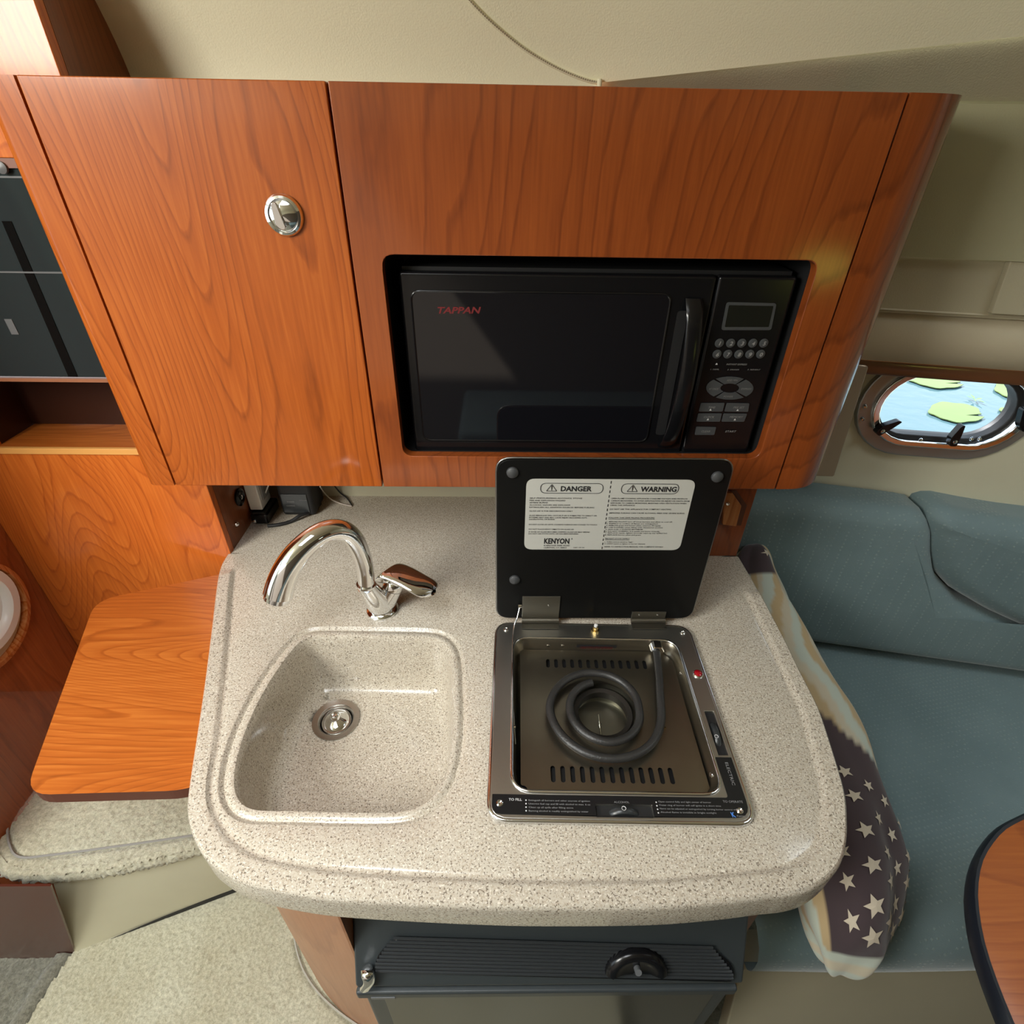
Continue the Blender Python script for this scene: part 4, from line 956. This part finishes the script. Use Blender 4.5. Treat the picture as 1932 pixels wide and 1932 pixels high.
wo = rnd([(wx0, YM-.0015, wz0), (wx1, YM-.0015, wz0), (wx1, YM-.0015, wz1), (wx0, YM-.0015, wz1)], .014, 5)
prism('window', wo, (0, .002, 0), BGLASS, dr_, bevel=.0004)
tube('window_rim', [p+np.array([0, .0005, 0]) for p in wo], .0016, BLACK, dr_, n=6, closed=True)
text('lettering', 'TAPPAN', onY(826, 591, YM-.0016), onY(908, 591, YM-.0016), .0088, (0, -1, 0), INKR, dr_, bold=.03, shear=.25)
# handle: curved grip with a dark finger slot
hx = xs_-.030
ht, hb_ = onY(1300, 562, YM)[2], onY(1245, 842, YM)[2]
hh = []
for t in np.linspace(0, 1, 16):
    z = ht+(hb_-ht)*t; o = .024*math.sin(PI*min(1, max(0, t*1.0)))**.45; xx = hx+.006*math.sin(PI*t)
    w = .0125; hh.append([(xx+w*math.cos(A), YM-o-.004*math.sin(A)-.001, z) for A in np.linspace(0, 2*PI, 14)[:-1]])
grid('handle', hh, BLACK, dr_, close_u=True, smooth=60)
prism('handle_slot', rnd([(hx-.020, YM-.0006, hb_+.022), (hx-.004, YM-.0006, hb_+.022), (hx-.004, YM-.0006, ht-.018), (hx-.020, YM-.0006, ht-.018)], .005, 4), (0, -.0006, 0), BLACKM, dr_)
def cpx(u, v): return onY(1250+u/4.829, 480+v/4.829, YM-.0008)
def poly(name, uv, mat, r=.001, th=.0009, k=2):
    return prism(name, rnd([cpx(u, v) for u, v in uv], r, k), (0, th, 0), mat, cp)
dq_ = [(585, 435), (1040, 445), (990, 690), (535, 690)]
dsp_o = rnd([cpx(u, v) for u, v in dq_], .004, 4); dsp_i = rnd([cpx(u, v) for u, v in ((605, 462), (1012, 470), (968, 662), (567, 662))], .002, 4)
plate('display_frame', [dsp_o, dsp_i], (0, .0009, 0), BTN, cp)
poly('display', ((605, 462), (1012, 470), (968, 662), (567, 662)), plain('display_glass', (.012, .013, .010), .1))
keys = [('1', 517, 807), ('2', 620, 808), ('3', 722, 808), ('4', 822, 808), ('5', 922, 808), ('6', 495, 908), ('7', 594, 908), ('8', 694, 908), ('9', 794, 908), ('0', 893, 908)]
for s, u, v in keys:
    c = cpx(u, v); lathe('number_key', [(.0068, 0), (.0068, .0007), (.0062, .0010), (.0005, .0010)], c, (0, -1, 0), BTN, cp, n=20)
TT = []
def tt(s, u0, v, u1, h, mat=INKG, bold=.01, shear=.2):
    a, b = cpx(u0, v), cpx(u1, v); o = (0, -1, 0); a = a+np.array([0, -.0012, 0]); b = b+np.array([0, -.0012, 0]); b[2] = a[2]
    return text('lettering', s, a, b, h, o, mat, cp, bold=bold, shear=shear)
Vt = []
for s, u, v in keys:
    tt(s, u-(9 if s == '1' else 14), v+18, u+(9 if s == '1' else 14), .0056, plain('key_print', (.3, .3, .3), .6) if s == '1' else bpy.data.materials['key_print'], bold=.03)
tt('INSTANT EXPRESS', 578, 1005, 765, .0025, INKG); tt('1. DEFR.', 432, 1050, 512, .002); tt('2. DINNER', 586, 1052, 694, .002); tt('3. REHEAT', 768, 1052, 888, .002)
# dial ring of four keys
cx_d, cy_d = 612, 1217
def arc(a0, a1, ro=1.0, ri=.40, k=8):
    pts = [(cx_d+215*ro*math.cos(a), cy_d+105*ro*math.sin(a)) for a in np.linspace(a0, a1, k)]
    pts += [(cx_d+215*ri*math.cos(a), cy_d+105*ri*math.sin(a)) for a in np.linspace(a1, a0, k)]
    return pts
for a0, a1 in ((-PI*.70, -PI*.30), (-PI*.26, PI*.26), (PI*.30, PI*.70), (PI*.74, PI*1.26)):
    prism('dial_key', [cpx(u, v) for u, v in arc(a0, a1)], (0, -.0008, 0), BTN, cp)
tt('ADD MIN', 580, 1152, 680, .003, INKG); tt('AT ONCE', 418, 1230, 505, .003, INKG); tt('EXPRESS', 712, 1230, 806, .003, INKG); tt('POWER', 550, 1300, 636, .003, INKG)
for uv in (((350, 1352), (565, 1352), (545, 1430), (330, 1430)), ((585, 1352), (790, 1355), (778, 1433), (562, 1430)), ((325, 1447), (540, 1447), (522, 1522), (308, 1522)), ((556, 1447), (770, 1450), (742, 1523), (535, 1522)), ((306, 1568), (488, 1572), (470, 1643), (292, 1643))):
    prism('function_key', rnd([cpx(u, v) for u, v in uv], .0015, 2), (0, -.0008, 0), BTN, cp)
for s, u0, u1, v in (('TIME', 414, 478, 1400), ('PRE SET', 640, 742, 1400), ('CLOCK', 372, 468, 1486), ('MEMORY', 606, 730, 1486), ('CLEAR', 350, 430, 1617), ('START', 566, 668, 1617)):
    tt(s, u0, v, u1, .0034, INKG if s != 'START' else INKG, bold=.02)
tri = []
for u, v in ((489, 995), (433, 1412), (680, 1415), (410, 1500), (655, 1501)):
    tri.append(([cpx(u-11, v+8)+np.array([0, -.0012, 0]), cpx(u+11, v+8)+np.array([0, -.0012, 0]), cpx(u+4, v-10)+np.array([0, -.0012, 0])], [(0, 1, 2)]))
v_, f_ = join_verts(tri); mk('arrow_marks', v_, f_, INKW, cp)

# ================================================================== UNDER THE CABINET
# board at the right end of the counter, with a hexagonal latch recess
rb = E('end_board', (.5, .93, ZT), 'cherry end board at back right of the counter behind the raised stove lid', 'board')
eb = [onY(px, py, .925) for px, py in ((1345, 1052), (1396, 1051), (1417, 926), (1300, 926))]
box('board_face', (.30, .925, ZT+.0005), (.513, .943, zc0-.001), WD2, rb, bevel=.001)
hx_ = [onY(1340+u/5.683, 860+v/5.683, .9245) for u, v in ((120, 715), (265, 735), (320, 515), (225, 375), (150, 375))]
hf_ = [onY(1340+u/5.683, 860+v/5.683, .9235) for u, v in ((100, 738), (330, 748), (393, 530), (282, 372), (150, 372))]
prism('latch_frame', hf_, (0, .001, 0), plain('recess_dark', (.10, .03, .012), .4), rb)
prism('latch_block', hx_, (0, -.008, 0), WE if False else wood('block_wood', 'z', off=(3, 3, 1), hi=(.55, .24, .08), mid=(.42, .15, .04)), rb, bevel=.001)
lathe('latch_screw', [(.004, 0), (.0035, .002), (.0005, .003)], onY(1340+187/5.683, 860+512/5.683, .915), (0, -1, 0), CHROME, rb, n=14)

sock = E('round_socket', (XR, 1.0, .88), 'black round socket on the dark side panel under cabinet left end', 'socket')
spx = onX(451, 938, XR+.001)
lathe('socket_ring', [(.020, 0), (.020, .004), (.015, .006), (.012, .002), (.001, .002)], spx, (1, 0, 0), BLACK, sock, n=28, cap=False)
lathe('socket_pin', [(.006, 0), (.005, .006), (.001, .007)], spx, (1, 0, 0), CHROME, sock, n=16)
hk = onX(446, 989, XR+.001); tag(lathe('panel_screw', [(.0055, 0), (.005, .003), (.002, .006), (.0005, .006)], hk, (1, 0, 0), CHROME, n=16), 'small chrome screw head on the dark side panel above the counter corner', 'screw')
# white outlet box leaning against the side panel
ob = E('white_outlet_box', tuple(onZ(483, 968, .78)), 'white plastic outlet box standing against dark side panel under cabinet', 'outlet box')
pw = [onX(466, 918, XR+.02), onX(489, 972, XR+.02)]
Y0 = pw[1][1]; z0w = max(ZT+.03, pw[1][2])
box('box_body', (XR+.003, Y0, z0w-.0), (XR+.032, Y0+.055, zc0-.03), WHITE, ob, bevel=.003)
box('socket_face', (XR+.0325, Y0+.010, z0w+.02), (XR+.036, Y0+.045, zc0-.05), plain('grey_face', (.30, .31, .32), .5), ob, bevel=.002)
# charger brick under the outlet
c0 = onZ(478, 990, ZT); pwb = E('power_adapter', tuple(c0), 'black power adapter lying below the white outlet box', 'adapter')
box('adapter_body', (XR+.006, c0[1]+.0, ZT+.0005), (XR+.045, c0[1]+.075, ZT+.028), BLACK, pwb, bevel=.005, seg=3)
lathe('adapter_screw', [(.004, 0), (.004, .002), (.001, .003)], (XR+.014, c0[1]+.0, ZT+.010), (0, -1, 0), CHROME, pwb, n=14)
# black router box
r0 = onZ(534, 974, ZT); r1 = onZ(600, 962, ZT)
rt = E('black_charger_box', tuple((r0+r1)/2), 'black plastic charger box standing on the counter under cabinet', 'charger')
RX0, RX1, RY = r0[0], r1[0]+.004, r0[1]
box('case', (RX0, RY, ZT+.0005), (RX1, RY+.075, ZT+.125), BLACKM, rt, bevel=.010, seg=4)
box('front_plate', (RX0+.007, RY-.002, ZT+.012), (RX1-.012, RY, ZT+.062), GREYP2, rt, bevel=.002)
text('lettering', 'POWER', onY(542, 948, RY-.003), onY(556, 948, RY-.003), .0038, (0, -1, 0), INKG, rt, bold=.01); text('lettering', 'CHARGE', onY(541, 955, RY-.003), onY(557, 955, RY-.003), .0032, (0, -1, 0), INKG, rt, bold=.01)
text('lettering', 'DIGITAL', onY(565, 945, RY-.003), onY(580, 945, RY-.003), .003, (0, -1, 0), INKG, rt)
def cable(lab, pxs, r, mat, z=None, name='cable'):
    pts = []
    for q in pxs:
        px, py = q[:2]; zz = q[2] if len(q) > 2 else ZT+r+.0006; pts.append(onZ(px, py, zz))
    o = tube(name, spline(pts, 6), r, mat, n=8); return tag(o, lab, 'cable')
cable('thick black cable curving on the counter from the charger box', [(505, 992), (525, 990), (548, 984), (566, 973, ZT+.012), (585, 966, ZT+.010), (604, 950)], .0042, RUB)
cable('thin white cable looping down beside the outlet box', [(507, 915, .85), (501, 930, .81), (499, 945, .78), (503, 960, .76), (509, 968, ZT+.004)], .0016, WHITE)
cable('thin pale cable arcing right of the charger box', [(604, 918, ZT+.07), (612, 930, ZT+.03), (625, 942, ZT+.012), (640, 949), (655, 953), (664, 955)], .0016, plain('pale_cable', (.55, .48, .42), .5))
cable('thin black cable looping back under the cabinet', [(630, 915, ZT+.05), (642, 930, ZT+.012), (655, 940), (664, 953)], .0018, RUB)
tag(box('wall_wire', (onY(676, 925, YW-.004)[0]-.0012, YW-.006, ZT+.001), (onY(676, 925, YW-.004)[0]+.0012, YW-.003, ZT+.15), RUB), 'black wire running straight up the wall behind the counter', 'cable')

# ================================================================== FRIDGE AND BASE
fx0, fx1 = -.215, .368
fr = E('mini_fridge', (.08, .3, .0), 'charcoal under-counter fridge with ribbed vent top and dark door', 'fridge')
yt, yb2, zt3, zb3 = .325, .272, .545, .452
box('casing', (fx0, .34, .02), (fx1, .66, .60), GREYP, fr)
bz = mk('vent_bezel', [(fx0, .338, .60), (fx1, .338, .60), (fx0, yt, zt3+.02), (fx1, yt, zt3+.02), (fx0, yb2, zb3), (fx1, yb2, zb3), (fx0, yb2+.006, zb3-.012), (fx1, yb2+.006, zb3-.012), (fx0, .338, zb3-.012), (fx1, .338, zb3-.012)],
        [(0, 1, 3, 2), (2, 3, 5, 4), (4, 5, 7, 6), (6, 7, 9, 8), (0, 2, 4, 6, 8), (1, 3, 5, 7, 9), (0, 8, 9, 1)], GREYP, fr, bevel=.004, seg=3)
bn = np.cross(np.array([1., 0, 0]), np.array([0, yb2-yt, zb3-zt3-.02])); bn /= np.linalg.norm(bn)
if bn[1] > 0: bn = -bn
bo = np.array([fx0, yt, zt3+.02])
def onB(px, py, o=.0): return onN(px, py, bo+bn*o, bn)
g0 = [onB(*q, .001) for q in ((745, 1768), (1340, 1785), (1383, 1820), (1385, 1850), (705, 1832), (712, 1800))]
vg = prism('vent_grille', rnd(g0, .012, 4), tuple(bn*.003), BLACK, fr, bevel=.001)
for i in range(10):
    t = i/9; ya = 1770+62*t; yb_ = 1790+58*t
    xa = 742-34*min(1, t*1.3)**.8; xb = 1345+38*min(1, t*1.2)
    a, b = onB(xa, ya, .005), onB(xb, yb_-2, .005)
    tube('grille_rib', [a, b], .0022, GREYP2, vg, n=6)
lc = onB(1199, 1830, .006)
pl_ = []
for r, h in ((1.0, .0), (1.0, .006), (.92, .011), (.78, .014), (.62, .011), (.45, .007), (.1, .006)):
    pl_.append([lc+np.array([1, 0, 0])*.046*r*math.cos(A)+np.cross(bn, [1, 0, 0])*(-.040)*r*math.sin(A)*1.0*np.sign(np.cross(bn, [1, 0, 0])[2]*-1)+bn*h for A in np.linspace(0, PI, 20)])
grid('latch_cup', pl_, BLACK, fr, smooth=60)
tube('latch_tongue', [lc+bn*.002+np.array([.0, .004, .010]), lc+bn*.012+np.array([.0, .002, .014])], .005, TAGM, fr, n=10)
dz1 = zb3-.022
fd = box('fridge_door', (fx0+.004, .276, .03), (fx1-.004, .336, dz1), GREYP, fr, bevel=.008, seg=3)
dp = box('door_panel', (fx0+.035, .2745, .06), (fx1-.030, .2765, dz1-.03), plain('fridge_door_panel', (.032, .031, .024), .28), fd, bevel=.001)
box('door_top_rail', (fx0-.002, .268, dz1-.018), (fx1-.004, .280, dz1+.004), GREYP, fd, bevel=.004)
tgp = onY(724, 1887, .267); box('door_badge', (tgp[0]-.018, .2668, dz1-.0165), (tgp[0]+.018, .268, dz1-.009), TAGM, fd)
cc = onY(693, 1840, .262)
ccx = E('door_catch_clip', tuple(cc), None, None); bpy.data.objects.remove(ccx)
tube('chrome_catch', spline([onN(692, 1828, bo+bn*.004, bn), onN(694, 1838, bo+bn*.014, bn), onN(697, 1852, bo+bn*.012, bn), onN(690, 1864, bo+bn*.003, bn)], 5), .009, CHROME, fr, n=14, flat=.6)
# curved wooden base left of the fridge
bs = E('base_cabinet', (-.3, .5, 0), 'curved wood veneer base cabinet under the left end of counter', 'base cabinet')
path = spline([(fx0-.003, .300, 0), (-.26, .318, 0), (-.33, .352, 0), (-.395, .405, 0), (-.425, .46, 0), (-.430, .55, 0), (-.430, .90, 0)], 6)
WBS = wood('base_wood', 'z', off=(2, 7, 5), lo=(.26, .10, .045), mid=(.36, .15, .07), hi=(.42, .19, .09), rings=5, coat=.3)
grid('curved_panel', [[(p[0], p[1], z) for p in path] for z in (.0, .692)], WBS, bs, smooth=60)
box('end_stile', (fx0-.004, .300, .0), (fx0-.0005, .362, .692), WBS, bs)
box('right_side', (fx1+.002, .335, .0), (.395, .92, .692), wood('base_right', 'z', off=(1, 2, 5), lo=(.18, .05, .02), mid=(.3, .09, .03), hi=(.4, .14, .05)), bs)

# ================================================================== SOFA
ZSE = .36
so = E('settee', (1.2, .7, 0), 'teal-grey upholstered settee along the hull right of the galley', 'sofa')
SBm = plain('settee_base_vinyl', (.40, .36, .25), .35, coat=.2, var=.05)
# seat cushion: front edge rounded
yf = .352
srow = []
for (y, z) in [(.358, .235), (.345, .24), (.338, .255), (.336, .28), (.338, .305), (.350, .33), (.375, .350), (.41, .358), (.60, .362), (.85, .361), (1.20, .36)]:
    srow.append([(x, y+.006*mnoise.noise(Vector((x*4, z*9, y))), z+.003*mnoise.noise(Vector((x*5, y*5, 1)))) for x in [.456, .462]+list(np.linspace(.49, 2.15, 30))])
grid('seat_cushion', srow, FAB, so, smooth=60)
prism('base_front', [(.456, .356, .225), (.456, .30, -.02), (.456, .33, -.02), (.456, .386, .225)], (1.694, 0, 0), SBm, so, bevel=.004)
lip = [[(x, y, z) for x in (.456, 2.15)] for y, z in ((.41, .235), (.362, .236), (.352, .230), (.350, .222), (.356, .205), (.386, .195))]
grid('base_lip', lip, SBm, so, smooth=50)
# back cushions: outline on the leaning plane, puffed
def cushion(name, outline, th, o0, rnd_=.045, n_in=7, mat=FAB):
    """outline in (X, z) on the hull-side plane a=o0, puffed towards the cabin"""
    pts = resample([np.array((x, z, 0.)) for x, z in outline], 110, True)
    c = np.mean(pts, axis=0); rws = []
    nn = []
    for i in range(110):
        t = pts[(i+1) % 110]-pts[i-1]; t /= np.linalg.norm(t)+1e-9; k = np.array([t[1], -t[0], 0])
        if np.dot(k, pts[i]-c) < 0: k = -k
        nn.append(k)
    for _ in range(4): nn = [(nn[i-1]+nn[i]+nn[(i+1) % 110]) for i in range(110)]; nn = [k/np.linalg.norm(k) for k in nn]
    prof_ = [(-.0, 0.0)]+[(-(1-math.cos(a))*rnd_, -(th-rnd_)-rnd_*math.sin(a)) for a in np.linspace(-.1, PI/2, 9)]
    for ins, off in prof_: rws.append([pts[i]+nn[i]*ins for i in range(110)]+[off])
    V = []; 
    for r in rws:
        off = r[-1]
        for p in r[:-1]: V.append((p[0], o0-.2*p[0]+off, p[1]))
    Fc = []
    for i in range(len(rws)-1):
        for j in range(110): Fc.append((i*110+j, i*110+(j+1) % 110, (i+1)*110+(j+1) % 110, (i+1)*110+j))
    k0 = (len(rws)-1)*110
    base = [np.array(v) for v in V[k0:]]; cc = np.mean(base, axis=0)
    for s in (.85, .6, .3):
        k = len(V)
        for b in base: q = cc+(b-cc)*s; V.append((q[0], q[1]-.004*(1-s*s), q[2]))
        for j in range(110): Fc.append((k-110+j, k-110+(j+1) % 110, k+(j+1) % 110, k+j))
    V.append((cc[0], cc[1]-.0042, cc[2])); k = len(V)-1
    for j in range(110): Fc.append((k-110+j, k-110+(j+1) % 110, k))
    return mk(name, V, Fc, mat, so, smooth=80)
def sxz(px, py, a=1.205): p = onS(px, py, a); return (p[0], p[2])
o1 = [(.515, .815), (.60, .822)]+[sxz(*q) for q in ((1560, 935), (1700, 952), (1735, 958), (1752, 985), (1752, 1030), (1758, 1075), (1800, 1122), (1860, 1150), (1932, 1180))]+[(1.75, .50), (1.75, .375), (.9, .375), (.515, .375)]
cushion('back_cushion', o1, .10, 1.262, .05)
o2 = [sxz(*q, 1.18) for q in ((1756, 985), (1770, 968), (1800, 966), (1860, 978), (1932, 990))]+[(1.85, .80), (1.85, .52)]+[sxz(*q, 1.18) for q in ((1990, 1210), (1932, 1188), (1870, 1160), (1805, 1122), (1765, 1080), (1752, 1030))]
cushion('back_bolster', o2, .11, 1.275, .05)

# pillow: stars and stripes print, standing against the counter end
pc_ = spline([(.612, 1.045, .690), (.604, .99, .645), (.606, .91, .590), (.618, .80, .535), (.632, .68, .495), (.622, .56, .470), (.612, .46, .450), (.594, .38, .425), (.580, .338, .385), (.570, .320, .345)], 10)
NPp = len(pc_)
def prad(t):
    s = min(1., (t/.42))**.62*min(1., ((1-t)/.30))**.85
    return .010+.090*s, .012+.098*s*(1-.36*t)
PU = 96; PVt = []; cols = []
def psurf(i, A, off=0.):
    t = i/(NPp-1); p = pc_[i]; rx, rz = prad(t)
    tx = pc_[min(i+1, NPp-1)]-pc_[max(i-1, 0)]; tx /= np.linalg.norm(tx)
    ux = np.array([1., 0, 0]); uz = np.cross(ux, tx); uz /= np.linalg.norm(uz)
    if uz[2] < 0: uz = -uz
    wr = .0045*math.sin(A*5+t*9)+.004*mnoise.noise(Vector((A*1.5, t*9, 2)))*2
    c, s = math.cos(A), math.sin(A)
    return p+ux*(rx+wr+off)*c*abs(c)**-.15+uz*(rz+wr+off)*s if abs(c) > 1e-3 else p+uz*(rz+wr+off)*s
TAN = (.50, .37, .20); PALE = (.50, .55, .47); DARK = (.055, .035, .040); CREAM = (.55, .49, .36)
for i in range(NPp):
    for k in range(PU):
        A = 2*PI*k/PU; PVt.append(psurf(i, A)); t = i/(NPp-1); p = PVt[-1]
        # stripes run along the pillow; the canton of stars covers the front half
        edge = .535+.10*(A/PI if A < PI else (2*PI-A)/PI)*-1
        cant = t > .46+.10*math.cos(A) and t < .86 and math.cos(A) > -.75
        tipd = t < .13 and math.sin(A) > -.2 and math.cos(A) < .45
        f = (A*57.3+18*math.sin(t*14)+8*mnoise.noise(Vector((t*12, A*2, 0)))) % 40
        if cant or tipd: c = DARK
        elif t >= .86: c = PALE if (t*60) % 4 < 2 else CREAM
        else: c = TAN if f < 15 else (PALE if f < 30 else CREAM)
        cols.append(c)
Fp_ = [(i*PU+k, i*PU+(k+1) % PU, (i+1)*PU+(k+1) % PU, (i+1)*PU+k) for i in range(NPp-1) for k in range(PU)]+[tuple(range(PU)), tuple(range((NPp-1)*PU, NPp*PU))]
mpil, t_, n_, l_, b_ = nt('printed_velvet'); at = n_.new('ShaderNodeAttribute'); at.attribute_name = 'dye'; l_.new(at.outputs['Color'], b_.inputs['Base Color']); setp(b_, Roughness=.85, Sheen_Weight=.3)
pw_ = E('throw_pillow', (.62, .6, .37), 'tan and pale striped throw pillow with dark star-printed end beside counter', 'pillow')
pil = mk('pillow_cover', PVt, Fp_, mpil, pw_, smooth=80)
ca = pil.data.color_attributes.new('dye', 'FLOAT_COLOR', 'POINT')
for i, c in enumerate(cols): ca.data[i].color = (*c, 1)
su = pil.modifiers.new('sub', 'SUBSURF'); su.levels = 1; su.render_levels = 1
STM = plain('star_print', (.62, .54, .42), .85)
def star(i, A, R, rot):
    t = i/(NPp-1); rx, rz = prad(t); r_ = (rx+rz)/2; Lp = np.linalg.norm(pc_[min(i+1, NPp-1)]-pc_[i-1])/2
    pts = []
    for k in range(10):
        q = R if k % 2 == 0 else R*.42; a = rot+PI*k/5
        fi = i+q*math.cos(a)/Lp; Aq = A+q*math.sin(a)/r_
        i0 = int(max(0, min(NPp-2, math.floor(fi)))); f = fi-i0
        pts.append(psurf(i0, Aq, .0022)*(1-f)+psurf(i0+1, Aq, .0022)*f)
    c = psurf(i, A, .0026)
    return [c]+pts, [(0, k+1, (k+1) % 10+1) for k in range(10)]
ns_ = 0
for a_i, A in enumerate(np.linspace(-.50, 1.9, 8)):
    for j in range(8):
        i = int(NPp*(.50+.052*j+(.026 if a_i % 2 else 0)));
        t = i/(NPp-1)
        if t > .84 or t < .48+.10*math.cos(A)+.03: continue
        v_, f_ = star(i, A, .0115, .3); o = mk('printed_star', v_, f_, STM, pw_); ns_ += 1
v_, f_ = star(int(NPp*.055), 1.35, .010, .2); mk('printed_star', v_, f_, STM, pw_)

# ================================================================== TABLE
ZTb = .65
tb = E('dining_table', (1.0, -.1, .0), 'cherry table with black rubber edge at lower right corner', 'table')
te = [onZ(px, py, ZTb) for px, py in ((1932, 1546), (1896, 1566), (1868, 1599), (1852, 1632), (1845, 1679), (1848, 1725), (1857, 1775), (1871, 1822), (1890, 1874), (1914, 1932))]
te = spline(te, 5)+[np.array([.63, .05, ZTb]), np.array([.68, -.3, ZTb]), np.array([.8, -.55, ZTb]), np.array([1.2, -.6, ZTb]), np.array([1.45, -.4, ZTb]), np.array([1.5, .1, ZTb]), np.array([1.35, .40, ZTb]), np.array([1.1, .47, ZTb]), np.array([.93, .455, ZTb])]
te = resample(te, 160, True)
prism('table_top', te, (0, 0, -.022), WT, tb)
ctt = np.mean(te, axis=0); ring = []
for i in range(160):
    t = te[(i+1) % 160]-te[i-1]; t /= np.linalg.norm(t); k = np.array([t[1], -t[0], 0]); k = k if np.dot(k, te[i]-ctt) > 0 else -k
    ring.append([te[i]+k*a+np.array([0, 0, b]) for a, b in ((0, 0.0005), (.004, .001), (.007, -.003), (.0085, -.013), (.006, -.026), (0, -.028))])
ring.append(ring[0])
grid('rubber_edge', ring, plain('navy_black_edge', (.010, .013, .020), .35), tb, smooth=60)
lathe('pedestal', [(.04, -.02), (.035, .0), (.03, .58), (.09, .60), (.10, .626)], (1.1, -.05, .0), (0, 0, 1), POL, tb, n=24)
